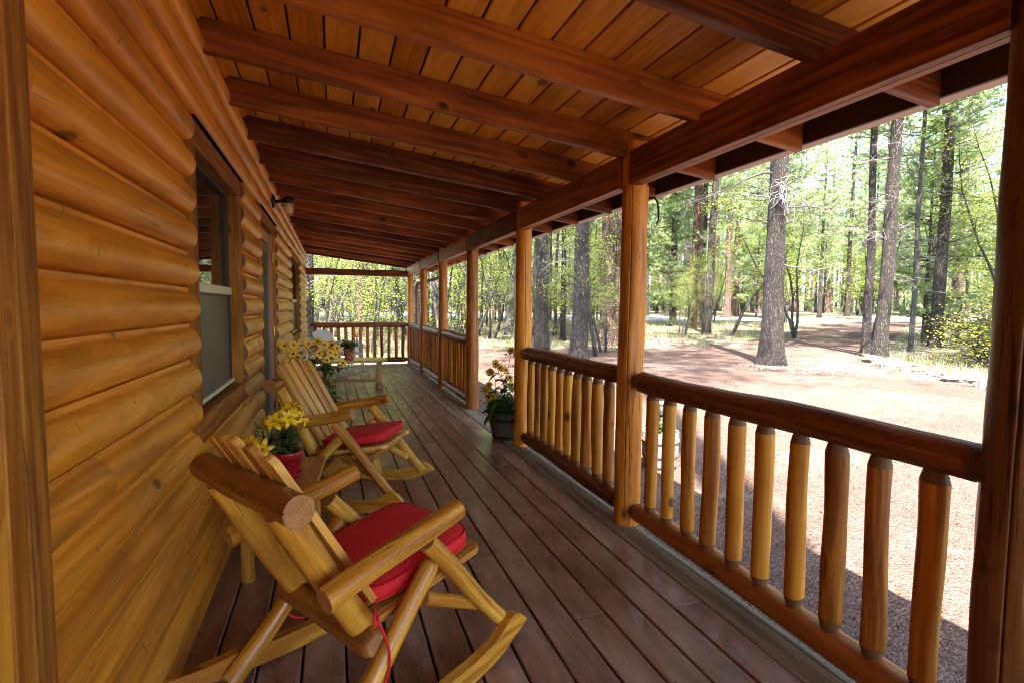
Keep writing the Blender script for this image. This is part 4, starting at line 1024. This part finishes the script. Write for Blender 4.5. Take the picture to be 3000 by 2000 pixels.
def sheet(name_, P, off, mat, wob, label):
    B = []
    for i in range(len(P)):
        a, b_ = V(P[i]), V(P[(i + 1) % len(P)]); L = (b_ - a).length; k = max(1, int(L / .45)); nn = V((-(b_ - a).y, (b_ - a).x)).normalized()
        for q in range(k):
            c = a.lerp(b_, q / k); B.append(c + nn * wob * (noise.noise(V((c.x * .7, c.y * .7, 9))) + .5 * noise.noise(V((c.x * 2.5, c.y * 2.5, 4)))))
    pts = [V((p.x, p.y)) for p in B]; nb_ = len(pts); T = [(p.x, p.y) for p in pts]
    xs = [p.x for p in pts]; ys = [p.y for p in pts]
    x = math.floor(min(xs))
    while x < max(xs):
        y = math.floor(min(ys))
        while y < max(ys):
            if inside(x, y, T) and min((p - V((x, y))).length for p in pts) > .25: pts.append(V((x, y)))
            y += 1.0
        x += 1.0
    vo, eo, fo, *_ = delaunay_2d_cdt(pts, [(i, (i + 1) % nb_) for i in range(nb_)], [list(range(nb_))], 1, 1e-5)
    m_ = MB(); m_.v = [(p.x, p.y, terr(p.x, p.y) + off) for p in vo]
    for f in fo:
        f = list(f); a, b_, c = (vo[i] for i in f[:3])
        if (b_ - a).cross(c - a) < 0: f = f[::-1]
        m_.face(f)
    o = m_.build(name_, mat, None, True); tag(o, label, kind='structure'); return o
DRIVE = [(1.72, -8), (13.5, -8), (12.4, 6.4), (13.4, 8.7), (14.6, 11.0), (17, 12.8), (21.8, 15.3), (28, 19), (35, 23.6), (44, 27), (42, 30.5), (31, 26), (23.4, 21.6), (18, 18.7), (13.6, 16.9), (10.2, 16.2), (7, 17.4), (4.5, 18.0), (2.6, 16.5), (2.2, 12.6), (1.72, 12.2)]
sheet('driveway', DRIVE, .014, 'cinder', .35, 'red cinder driveway curving from the house to the road')
ROAD = [(-4, 50.5), (2, 54), (80, 14.5), (77, 8.9)]
sheet('road', ROAD, .034, 'asphalt', .0, 'narrow grey road crossing behind the trees')

def trunk_mesh(name_, H_, r, lean=(0, 0), seed=0, flare=1.5, n=14, mat='barkgrey', top=.25, kink=.08):
    m_ = MB(); N = 22
    for i in range(N + 1):
        t = (i / N) ** 1.25; z = H_ * t; rr = r * (1 - (1 - top) * t) * (1 + (flare - 1) * math.exp(-z / (r * 2.2)))
        cx = lean[0] * z + kink * noise.noise(V((z * .25, seed, 0))); cy = lean[1] * z + kink * noise.noise(V((z * .25, seed, 7)))
        for j in range(n):
            a = 2 * pi * j / n; q = 1 + .10 * noise.noise(V((cos(a) * 1.5 + seed, sin(a) * 1.5, z * .5))) + .07 * noise.noise(V((cos(a) * 4, sin(a) * 4 + seed, z * 2.2))) + (.16 * sin(a * 5 + seed) * math.exp(-z / (r * 1.6)))
            m_.v.append((cx + cos(a) * rr * q, cy + sin(a) * rr * q, z - .12))
    for i in range(N):
        for j in range(n): m_.face([i * n + j, i * n + (j + 1) % n, (i + 1) * n + (j + 1) % n, (i + 1) * n + j])
    m_.face([N * n + j for j in range(n)])
    return m_
def tuft(m_, c, d, L, W, k, mi=0):
    for _ in range(k):
        q = (V(d) + V((rnd.gauss(0, .55), rnd.gauss(0, .55), rnd.gauss(0, .45)))).normalized(); s = q.cross(V((rnd.uniform(-1, 1), rnd.uniform(-1, 1), rnd.uniform(-1, 1)))).normalized() * W
        m_.add([V(c) - s, V(c) + s, V(c) + q * L * rnd.uniform(.7, 1.15)], None, rnd.random(), mi)
def pine_crown(H_, cb, spread, nb_, seed, lean=(0, 0), dead=8, tl=.26, tw=.026, kt=10, dlo=2.0):
    m_ = MB(); R = random.Random(seed)
    for i in range(nb_):
        t = (i + R.random()) / nb_; z = cb + (H_ - cb) * t; a = R.uniform(0, 2 * pi)
        L = spread * (1 - t) ** .6 * (.55 + .6 * R.random()) * (.55 + .9 * min(1, t * 4)); el = R.uniform(-.12, .35)
        p = V((lean[0] * z, lean[1] * z, z)); d = V((cos(a), sin(a), el)); pts = [p]
        nsg = 5
        for s in range(nsg):
            d = (d + V((R.gauss(0, .16), R.gauss(0, .16), R.gauss(.02, .1)))).normalized(); pts.append(pts[-1] + d * L / nsg)
        tube(m_, pts, .035 * L / spread + .012, 4, .5, 1, .006)
        for s in range(2, nsg + 1):
            for q in range(3 + (s > 3) * 2):
                c = pts[s] + V((R.gauss(0, .28), R.gauss(0, .28), R.gauss(0, .14))) * (L / 2.2 + .2)
                tube(m_, [pts[s - 1], c], .007, 3, .5, 1)
                dd = (c - pts[s - 1]).normalized() + V((0, 0, .35))
                tuft(m_, c, dd, tl, tw, kt)
                if R.random() < .6: tuft(m_, c + V((R.gauss(0, .15), R.gauss(0, .15), R.gauss(0, .1))), dd, tl, tw, kt - 3)
    for i in range(dead):
        z = R.uniform(dlo, cb); a = R.uniform(0, 2 * pi); L = R.uniform(.4, 1.7); d = V((cos(a), sin(a), R.uniform(-.2, .3))); p = V((lean[0] * z, lean[1] * z, z)); pts = [p]
        for s in range(6): d = (d + V((R.gauss(0, .3), R.gauss(0, .3), R.gauss(0, .28)))).normalized(); pts.append(pts[-1] + d * L / 6)
        tube(m_, pts, .022, 4, .5, 2, .004)
        for q in range(5):
            s = R.randint(2, 5); tube(m_, [pts[s], pts[s] + V((R.gauss(0, .2), R.gauss(0, .2), R.gauss(0, .2))), pts[s] + V((R.gauss(0, .35), R.gauss(0, .35), R.gauss(-.05, .3)))], .006, 3, .5, 2)
    return m_
def oak_mesh(H_, spread, nstem, nleaf, seed, ls=.075, low=.25, lean=.3, cl=.28):
    wd = MB(); lf = MB(); R = random.Random(seed); tips = []
    for s in range(nstem):
        a = R.uniform(0, 2 * pi); p = V((cos(a) * .12, sin(a) * .12, -.1)) if nstem > 1 else V((0, 0, -.1)); d = V((cos(a) * lean * R.random(), sin(a) * lean * R.random(), 1)).normalized(); pts = [p]; N = 8
        Hs = H_ * R.uniform(.75, 1)
        for i in range(N): d = (d + V((R.gauss(0, .12), R.gauss(0, .12), .06))).normalized(); pts.append(pts[-1] + d * Hs / N)
        tube(wd, pts, .018 + H_ * .008 / sqrt(nstem) * 1.4, 6, .5, 0, .008)
        for b_ in range(int(9 + H_ * 1.6)):
            t = R.uniform(low, 1); i = min(int(t * N), N - 1); c = pts[i].lerp(pts[i + 1], t * N - i); a = R.uniform(0, 2 * pi); L = spread * R.uniform(.35, 1) * (1.15 - .6 * t)
            d = V((cos(a), sin(a), R.uniform(-.1, .6))).normalized(); bp = [c]
            for q in range(4): d = (d + V((R.gauss(0, .25), R.gauss(0, .25), R.gauss(.03, .2)))).normalized(); bp.append(bp[-1] + d * L / 4)
            tube(wd, bp, .014, 4, .5, 0, .004)
            for q in range(1, 5):
                for _ in range(2):
                    e = bp[q] + V((R.gauss(0, .2), R.gauss(0, .2), R.gauss(0, .13))) * (.5 + spread * .22); tube(wd, [bp[q], e], .005, 3); tips.append(e)
    for i in range(nleaf):
        c = R.choice(tips) + V((R.gauss(0, cl), R.gauss(0, cl), R.gauss(0, cl * .6))) * .6
        a = R.uniform(0, 2 * pi); d = V((cos(a), sin(a), R.uniform(-.7, .5))).normalized(); s = d.cross(V((R.uniform(-.6, .6), R.uniform(-.6, .6), 1))).normalized() * ls * .33; L = ls * R.uniform(.7, 1.3)
        lf.add([c, c + d * L * .45 + s, c + d * L, c + d * L * .45 - s], None, R.random())
    return wd, lf
HID = bpy.data.objects
def mk_tree(name_, parts, loc, rz, label, cat, group=None, sc=1):
    r = empty(name_, loc, rz, label, cat, group); r.scale = (sc, sc, sc)
    for pn, me in parts:
        o = bpy.data.objects.new(pn, me); COL.objects.link(o); o.parent = r
    return r
def me_of(mb_, name_, mats, smooth=True):
    o = mb_.build(name_, mats, None, smooth); me = o.data; bpy.data.objects.remove(o); return me
MAT['deadlimb'] = plain('dead limb bark', (.17, .15, .14), .9, var=.3)
PM = ['pine', 'branch', 'deadlimb']
CR = [me_of(pine_crown(19, 5.0, 2.8, 62, 1), 'crown', PM, False), me_of(pine_crown(22, 7.0, 3.1, 62, 2), 'crown', PM, False), me_of(pine_crown(16, 3.6, 2.4, 60, 3), 'crown', PM, False),
      me_of(pine_crown(23, 9.0, 3.2, 60, 4, dead=14), 'crown', PM, False), me_of(pine_crown(9, .9, 1.7, 56, 5, dead=2, dlo=.5), 'crown', PM, False), me_of(pine_crown(24, 14.5, 3.3, 60, 6, dead=10, dlo=5), 'crown', PM, False)]
CH_ = [19, 22, 15, 23, 9, 24]
TRK = [me_of(trunk_mesh('t', h * .985, r, seed=i * 3.7, mat='b', flare=1.35), 'trunk', ['barkred' if i == 3 else 'barkgrey'] , True) for i, (h, r) in enumerate(((19, .2), (22, .26), (15, .15), (23, .30), (9, .085), (24, .30)))]
TS = [me_of(trunk_mesh('t', 14, r, (lx, 0), seed=r * 99, mat='b', flare=1.3, n=8, kink=.25), 'trunk', [mt]) for r, lx, mt in ((.07, .01, 'barkgrey'), (.09, -.015, 'barkthin'), (.12, .0, 'barkred'))]
CS = me_of(pine_crown(15, 6.5, 1.6, 34, 8, dead=9, kt=9, dlo=1.0), 'crown', PM, False)
# ---- trees one can tell apart, each standing where the photograph shows it
def pine(x, y, r, H_, ci, label, lean=(0, 0), mat='barkgrey', flare=1.4, crown=None, rz=0, kink=.08):
    root = empty('pine_tree', (x, y, terr(x, y)), 0, label, 'tree')
    m_ = trunk_mesh('t', H_, r, lean, seed=x * 1.7, flare=flare, n=22, kink=kink); m_.build('trunk', mat, root, True)
    if crown is None:
        o = bpy.data.objects.new('crown', CR[ci]); COL.objects.link(o); o.parent = root; o.rotation_euler = (0, 0, rz)
        # follow the lean of the trunk
        sx = H_ / CH_[ci]; o.scale = (1, 1, sx)
        if lean != (0, 0): o.matrix_parent_inverse = Matrix(((1, 0, lean[0], 0), (0, 1, lean[1], 0), (0, 0, 1, 0), (0, 0, 0, 1)))
    else: crown.build('crown', PM, root, False)
    return root
A = pine(11.56, 11.34, .27, 22, 3, 'big straight pine standing alone in the middle of the red driveway', flare=1.6, rz=1.0, kink=.03)
# dead grey twigs hanging on its trunk and one long branch
m_ = MB(); R = random.Random(5)
for i in range(34):
    p = V((-.16, -.26, 4.75 + R.gauss(0, .14))); d = V((R.gauss(0, .6), -.5, R.gauss(-.3, .6))).normalized(); pts = [p]
    for s in range(6): d = (d + V((R.gauss(0, .45), R.gauss(0, .35), R.gauss(-.05, .45)))).normalized(); pts.append(pts[-1] + d * R.uniform(.06, .15))
    tube(m_, pts, .011, 4, r1=.004)
m_.build('dead_twigs', 'deadwood', A)
m_ = MB()
for k, (dx, z0_, L) in enumerate(((-1, 5.25, 3.4), (1, 4.3, 1.5))):
    pts = [V((0, 0, z0_))]; d = V((.9 * dx, -.3 * dx, .15))
    for s in range(9): d = (d + V((R.gauss(0, .12), R.gauss(0, .12), -.08 + R.gauss(0, .12)))).normalized(); pts.append(pts[-1] + d * L / 9)
    tube(m_, pts, .04, 6, r1=.008)
    for q in range(14):
        s = R.randint(3, 9); tube(m_, [pts[s], pts[s] + V((R.gauss(0, .2), R.gauss(0, .2), R.gauss(-.1, .2))), pts[s] + V((R.gauss(0, .4), R.gauss(0, .4), R.gauss(-.2, .3)))], .010, 4, r1=.003)
m_.build('bare_branch', 'branch', A)
pine(15.73, 11.29, .19, 21, 3, 'pine with pale furrowed bark at the right edge of the driveway, among the edging stones', (.012, -.012), rz=2)
pine(16.9, 12.6, .13, 20, 3, 'dark slim pine half hidden behind the pale furrowed pine', (-.01, .005), rz=.7)
pine(18.85, 12.48, .085, 17, 3, 'thin pale pine between the pale furrowed pine and the next stout one', (.006, 0), 'barkthin', rz=1.4)
pine(21.8, 13.5, .21, 22, 3, 'stout grey pine behind the yellow green bush on the right', (.004, 0), rz=3)
pine(6.53, 15.96, .23, 23, 3, 'pine with flecked bark seen just right of the post beside the planter', (-.004, .003), rz=4, flare=1.25)
pine(7.02, 14.2, .25, 24, 3, 'thick dark pine leaning a little, between the two middle posts', (.012, -.004), rz=5, flare=1.35)
F1 = pine(10.4, 18.5, .30, 25, 3, 'massive reddish twin trunk pine behind the leafy oak sapling', (.0, 0), 'barkred', flare=1.5, rz=.4)
o = trunk_mesh('t', 21, .22, (.012, -.01), 4.4, 1.4, 18).build('trunk', 'barkred', F1, True); o.location = (.42, -.1, 0)
pine(18.79, 22.82, .22, 22, 1, 'dark pine leaning to the right beyond the bend of the driveway', (.028, -.012), rz=1.1, flare=1.25)
pine(22.7, 31.1, .24, 21, 0, 'dark pine with dead limbs far left of the leaning one', (.0, 0), rz=2.6, flare=1.2)
pine(21.8, 27.0, .20, 21, 0, 'grey pine just left of the leaning dark pine', (.008, 0), rz=5.2, flare=1.2)
pine(7.9, 23.7, .23, 22, 1, 'pale pine leaning to the right, seen left of the planter post', (.10, -.04), 'barkthin', rz=.2, flare=1.3)
pine(9.42, 20.59, .12, 18, 2, 'slender dark pine between the flecked pine and the thick dark one', rz=3.3)
pine(-.62, 15.6, .15, 20, 0, 'dark pine trunk rising right beside the end of the log wall', rz=2.2, flare=1.3)
pine(5.43, 15.22, .11, 18, 2, 'straight dark pine seen beside the corner post', rz=1.2)
pine(2.9, 19.5, .10, 15, 2, 'young dark pine centred above the end railing', rz=0)
pine(4.3, 22.0, .15, 18, 0, 'mid sized pine right of centre above the end railing', (-.01, 0), rz=0.6)
pine(1.2, 24.0, .22, 21, 3, 'stout reddish pine behind the left half of the end railing', mat='barkred', rz=1.6)
pine(5.6, 29.5, .26, 22, 3, 'stout reddish pine further back behind the end railing', mat='barkred', rz=2.9)
# trees on the sunny side, outside the picture, that throw the dappled shade on the driveway
for k, (x, y, ci) in enumerate(((14.8, 3.0, 3), (17.5, 4.6, 3), (21, 6.5, 1))):
    mk_tree('pine_tree', [('trunk', TRK[ci]), ('crown', CR[ci])], (x, y, terr(x, y)), k * 1.3, 'tall pine beside the driveway, right of the picture', 'tree', 'pines beside the driveway', 1)
root = empty('pine_tree', (-.9, -4.7, GZ), 0, 'very tall pine by the near end of the cabin, its high crown shading the driveway', 'tree')
trunk_mesh('t', 38, .36, seed=8.8, n=18).build('trunk', 'barkgrey', root, True)
pine_crown(38.5, 28.5, 5.0, 90, 77, dead=6, tl=.30, tw=.035, kt=8, dlo=20).build('crown', PM, root, False)
# oaks
LB = ['barkthin']
def oak(x, y, mesh, label, rz=0, sc=1, group=None, name_='oak_tree', cat='tree'):
    return mk_tree(name_, [('trunk', mesh[0]), ('crown', mesh[1])], (x, y, terr(x, y)), rz, label, cat, group, sc)
def om(*a, mat='oak', **k):
    wd, lf = oak_mesh(*a, **k); return me_of(wd, 'trunk', LB), me_of(lf, 'crown', [mat], False)
O = [om(5.2, 1.7, 1, 3600, 11, ls=.055, low=.3), om(7.5, 2.4, 2, 3300, 12, ls=.09, low=.3), om(4.0, 1.5, 2, 2600, 13, ls=.055, low=.2), om(9.5, 3.0, 3, 5200, 14, ls=.10, low=.3, cl=.4), om(2.6, 1.1, 2, 900, 15, ls=.07, low=.15)]
BU = [om(1.5, 1.1, 7, 4200, 21, mat='oaky', ls=.055, low=.15, lean=.9), om(1.1, .9, 6, 1500, 22, ls=.07, low=.1, lean=1.1)]
oak(7.9, 14.75, O[0], 'crooked oak sapling with fresh green leaves between the thick dark pine and the cracked post', 1.0)
oak(8.8, 15.9, O[2], 'bushy young oak in front of the massive reddish pine', 2.0)
oak(20.4, 18.6, O[3], 'large bright yellow green oak right of the lone pine', .5, .85)
oak(23.0, 17.0, O[1], 'second bright green oak behind the pale furrowed pine', 2.5)
oak(26.5, 15.5, O[1], 'tall leafy oak with dark stems near the right edge', 4.0, 1.15)
oak(24.5, 12.2, O[3], 'multi stemmed dark oak leaning at the far right', 1.3, .95)
oak(15.9, 20.9, O[2], 'small oak left of the lone pine, just past the driveway', 3.1, .9)
oak(16.6, 8.9, BU[0], 'wide yellow green bush behind the edging stones', .3, 1.25, None, 'oak_shrub', 'shrub')
oak(15.2, 7.2, BU[0], 'smaller yellow green bush nearest the large right post', 2.3, .75, None, 'oak_shrub', 'shrub')
oak(19.6, 10.3, BU[1], 'low green bush between the thin pale pine and the stout grey pine', 1.3, 1.2, None, 'oak_shrub', 'shrub')
OS = [om(6.0, 1.5, 1, 1500, 31, ls=.06, low=.25), om(4.4, 1.2, 2, 1100, 32, ls=.06, low=.2), om(7.0, 1.8, 1, 1800, 33, ls=.065, low=.3)]
P2 = random.Random(99); placed = [(11.56, 11.34), (15.73, 11.29), (21.8, 13.5), (6.53, 15.96), (7.02, 14.2), (10.4, 18.5), (18.8, 22.8), (22.7, 31.1), (7.9, 23.7)]
def roaddist(x, y):
    a = V((-1, 52.2)); b_ = V((78.5, 11.7)); d = (b_ - a).normalized(); q = V((x, y)) - a; return abs(q.x * d.y - q.y * d.x)
def spot(r0_, r1_, a0, a1, gap, pw=.75):
    for _ in range(400):
        r = r0_ + (r1_ - r0_) * P2.random() ** pw; a = radians(P2.uniform(a0, a1)); x, y = r * sin(a), r * cos(a)
        if x < 2 and y < 15: continue
        if roaddist(x, y) < 4.2: continue
        if inside(x, y, DRIVE) or min((x - px) ** 2 + (y - py) ** 2 for px, py in placed) < gap * gap: continue
        if inside(x + 1.2, y - 1.2, DRIVE) or inside(x + .9, y + .4, DRIVE): continue
        placed.append((x, y)); return x, y
    return None
# saplings near enough to be seen one by one
NS = ['young oak with pale green leaves in the woods behind the end railing', 'slim oak sapling in the undergrowth between the far posts', 'oak sapling in the strip of grass before the grey road']
for k in range(46):
    q = spot(15.5, 30, *((-5, 24) if k < 40 else (24, 47)), 1.1, .8)
    if q:
        mi_ = P2.choice((0, 1, 2, 3, 4)); oak(q[0], q[1], (OS + [O[4], O[2]])[mi_], NS[0] if q[0] < q[1] * .18 else (NS[1] if q[0] < q[1] * .42 else NS[2]), P2.uniform(0, 6), P2.uniform(.8, 1.15), 'oak saplings in the undergrowth')
for k in range(70):
    q = spot(17, 46, -6, 34, 1.25, .8)
    if q:
        root = mk_tree('pine_tree', [('trunk', TS[k % 3]), ('crown', CS)], (q[0], q[1], terr(*q)), P2.uniform(0, 6), 'thin bare stemmed young pine in the crowded woods beyond the porch end', 'tree', 'thin pines beyond the porch end', P2.uniform(.8, 1.2))
for k in range(46):
    q = spot(30, 80, -6, 72, 2.4, .6)
    if q: oak(q[0], q[1], O[P2.choice((1, 3, 3, 1, 2))], 'leafy light green oak among the pines of the far forest', P2.uniform(0, 6), P2.uniform(.8, 1.25), 'oaks in the far forest')
for k in range(158):
    q = spot(23, 92, -6, 73, 1.9, .62)
    if q:
        ci = P2.choice((0, 1, 2, 2, 1, 4, 3, 0)); far = sqrt(q[0] ** 2 + q[1] ** 2)
        mk_tree('pine_tree', [('trunk', TRK[ci]), ('crown', CR[ci])], (q[0], q[1], terr(*q)), P2.uniform(0, 6), 'slender pine among many in the far forest', 'tree', 'pines in the far forest', P2.uniform(.9, 1.2))
for k in range(46):
    r = 16 + 60 * P2.random() ** .8; a = radians(P2.uniform(74, 128)); x, y = r * sin(a), r * cos(a); ci = P2.choice((0, 1, 3, 3, 2))
    if inside(x, y, DRIVE) or roaddist(x, y) < 4: continue
    mk_tree('pine_tree', [('trunk', TRK[ci]), ('crown', CR[ci])], (x, y, terr(x, y)), P2.uniform(0, 6), 'pine in the woods right of the yard, outside the picture', 'tree', 'pines right of the yard', P2.uniform(.9, 1.2))
# a far belt of woods that reads as one mass
m_ = MB(); R = random.Random(3)
for i in range(3600):
    a = radians(R.uniform(-10, 125)); r = R.uniform(95, 135); x, y = r * sin(a), r * cos(a); z = terr(x, y)
    if i % 5 == 0: tube(m_, [(x, y, z - .2), (x + R.gauss(0, .3), y, z + 16)], .28, 5, r1=.12, mi=1)
    for q in range(9):
        c = V((x + R.gauss(0, 1.5), y + R.gauss(0, 1.5), z + (R.uniform(.3, 1) ** .8 * 19 if q < 6 else R.uniform(.2, 5)))); 
        for _ in range(3):
            d = V((R.gauss(0, 1), R.gauss(0, 1), R.gauss(0, .7))).normalized(); s = d.cross(V((R.gauss(0, 1), R.gauss(0, 1), R.gauss(0, 1)))).normalized() * .22; m_.add([c - s, c + s, c + d * 1.1], None, R.random())
tag(m_.build('distant_woods', ['pine', 'branch']), 'far off belt of pine woods', 'woods', kind='stuff')
# grass, stones, sticks
m_ = MB(); R = random.Random(12)
def gtuft(x, y, h, k, mi):
    z = terr(x, y)
    for _ in range(k):
        a = R.uniform(0, 2 * pi); c = V((x + R.gauss(0, .06), y + R.gauss(0, .06), z)); d = V((cos(a) * .5, sin(a) * .5, 1)).normalized(); s = V((-sin(a), cos(a), 0)) * .008; m_.add([c - s, c + s, c + d * h * R.uniform(.5, 1.2)], None, R.random(), mi)
cnt = 0
while cnt < 5200:
    r = 13 + 38 * R.random() ** 1.2; a = radians(R.uniform(-6, 68)); x, y = r * sin(a), r * cos(a)
    if inside(x, y, DRIVE) or (x < 1.8 and y < 12.6) or roaddist(x, y) < 3.4: continue
    if noise.noise(V((x * .35, y * .35, 2))) < -.05: continue
    gtuft(x, y, R.uniform(.08, .22) * (1 + r / 40), 7, 0); cnt += 1
tag(m_.build('grass', ['grass']), 'thin green grass under the trees', 'grass', kind='stuff')
m_ = MB()
for cx, cy, sx, sy, k in ((12.3, 10.4, .8, .5, 420), (12.4, 9.5, .5, .4, 120), (15.0, 12.0, 1.2, .4, 150), (13.6, 8.2, .3, .8, 120), (11.1, 11.0, .4, .3, 120)):
    for _ in range(k):
        x, y = cx + R.gauss(0, sx), cy + R.gauss(0, sy); gtuft(x, y, R.uniform(.03, .08), 6, 0)
tag(m_.build('dry_grass', ['drygrass']), 'bleached dry grass at the foot of the lone pine', 'grass', kind='stuff')
def rockmesh(seed):
    m_ = MB(); n1, n2 = 12, 7; R2 = random.Random(seed)
    for i in range(n2 + 1):
        ph = pi * i / n2
        for j in range(n1):
            a = 2 * pi * j / n1; d = V((sin(ph) * cos(a), sin(ph) * sin(a), cos(ph))); q = 1 + .55 * noise.noise(d * 1.3 + V((seed, 0, 0))) + .2 * noise.noise(d * 3.5 + V((seed, 5, 0)))
            m_.v.append((d.x * q, d.y * q * .8, d.z * q * .55))
    for i in range(n2):
        for j in range(n1): m_.face([i * n1 + j, (i + 1) * n1 + j, (i + 1) * n1 + (j + 1) % n1, i * n1 + (j + 1) % n1])
    return me_of(m_, 'rock', ['rock'], False)
RK = [rockmesh(s * 3.3) for s in range(6)]
edge = [(15.2, 10.9), (14.2, 9.9), (13.6, 8.6), (13.0, 7.4), (12.7, 6.3), (12.9, 5.2)]
for i in range(34):
    t = i / 33 * (len(edge) - 1); k = min(int(t), len(edge) - 2); f = t - k; x = edge[k][0] + (edge[k + 1][0] - edge[k][0]) * f + R.gauss(.1, .16); y = edge[k][1] + (edge[k + 1][1] - edge[k][1]) * f + R.gauss(0, .1)
    s = R.uniform(.10, .27)
    o = bpy.data.objects.new('rock', RK[i % 6]); COL.objects.link(o); o.location = (x, y, terr(x, y) + s * .2); o.scale = (s * 1.2, s, s); o.rotation_euler = (0, 0, R.uniform(0, 6))
    tag(o, 'reddish field stone in the row edging the driveway', 'rock', 'stones edging the driveway')
for x, y, s, lab in ((13.05, 6.6, .34, 'largest reddish stone, beside the large right post'), (14.6, 15.9, .25, 'low stone at the far edge of the driveway left of the lone pine')):
    o = bpy.data.objects.new('rock', RK[2]); COL.objects.link(o); o.location = (x, y, terr(x, y) + s * .2); o.scale = (s * 1.3, s, s); tag(o, lab, 'rock')
m_ = MB()
for i in range(60):
    r = R.uniform(15.5, 24); a = radians(R.uniform(8, 44)); x, y = r * sin(a), r * cos(a)
    if inside(x, y, DRIVE): continue
    z = terr(x, y); pts = [V((x, y, z + .02))]; d = V((R.gauss(0, 1), R.gauss(0, 1), .15)).normalized()
    for s in range(5): d = (d + V((R.gauss(0, .3), R.gauss(0, .3), R.gauss(0, .15)))).normalized(); pts.append(pts[-1] + d * R.uniform(.1, .28))
    tube(m_, pts, .014, 4, r1=.005)
tag(m_.build('fallen_sticks', 'deadwood'), 'scattered grey fallen sticks and twigs', 'twigs', kind='stuff')
# pebbles of red cinder close to the porch
m_ = MB()
for i in range(9200):
    x, y = (R.uniform(1.8, 6.5), R.uniform(-.5, 8.5)) if i < 5200 else (R.uniform(3, 15), R.uniform(3, 17)); s = R.uniform(.006, .017) * (1 if i < 5200 else 1.5)
    if i >= 5200 and not inside(x, y, DRIVE): continue 
    z = terr(x, y) + .014; ro = R.uniform(0, 6)
    P = [V((cos(ro + k * 2.09) * s, sin(ro + k * 2.09) * s, 0)) * R.uniform(.7, 1.3) + V((x, y, z)) for k in range(3)] ; tp = V((x + R.gauss(0, s * .3), y + R.gauss(0, s * .3), z + s * R.uniform(.5, 1.1)))
    for k in range(3): m_.add([P[k], P[(k + 1) % 3], tp])
tag(m_.build('cinder_pebbles', 'cinder'), 'loose red cinder pebbles beside the porch', 'gravel', kind='stuff')

# barrel planter in the yard with a solar light
bp = empty('barrel_planter', (3.12, 4.42, GZ + .014), 0, 'weathered whisky barrel planter with rusty hoops out on the gravel', 'planter')
m_ = MB(); lathe(m_, [(.0, 0), (.148, 0), (.166, .09), (.178, .20), (.182, .30), (.180, .385), (.166, .385), (.166, .34), (.0, .335)], n=26); m_.build('tub', plain('bleached barrel wood', (.34, .29, .25), .8, var=.5, vs=26), bp)
for z, r in ((.05, .159), (.15, .1745), (.29, .183)):
    m_ = MB(); lathe(m_, [(r - .003, z - .018), (r + .003, z - .018), (r + .004, z + .018), (r - .002, z + .018)], n=32, caps=False); m_.build('hoop', plain('rusty hoop', (.26, .11, .08), .7, var=.3), bp, True)
m_ = MB(); hs = [V((R.uniform(-.12, .12), R.uniform(-.12, .12), R.uniform(.42, .56))) for _ in range(16)]; leafy(m_, hs, (0, 0, .34), 4, .05, .022, -.0, .08, (90, .14), side=.1); m_.build('foliage', ['potleaf', 'stem'], bp)
for q in range(7):
    c = V((R.uniform(-.12, .12), R.uniform(-.12, .12), R.uniform(.44, .58))); m_ = MB()
    for _ in range(12): a_ = R.uniform(0, 6.28); leafquad(m_, c, (cos(a_), sin(a_), R.uniform(.2, .9)), (0, 0, 1), .032, .012, .5)
    m_.build('flower', 'redflower', bp)
so = empty('solar_light', (3.08, 4.36, GZ + .34), 0, 'small solar stake light stuck in the barrel planter', 'lamp')
m_ = MB(); lathe(m_, [(.008, 0), (.008, .16), (.014, .20), (.014, .21)], n=12); m_.build('stake', plain('brushed steel', (.5, .55, .55), .3, .9), so, True)
m_ = MB(); lathe(m_, [(.014, .21), (.034, .235), (.034, .25)], n=16); m_.build('base', 'black', so, True)
m_ = MB(); lathe(m_, [(.030, .25), (.036, .33), (.036, .345)], n=16); m_.build('lens', 'jar', so, True)
m_ = MB(); lathe(m_, [(.0, .345), (.052, .345), (.048, .36), (.0, .372)], n=20); m_.build('cap', plain('solar cell cap', (.25, .30, .38), .25), so, True)
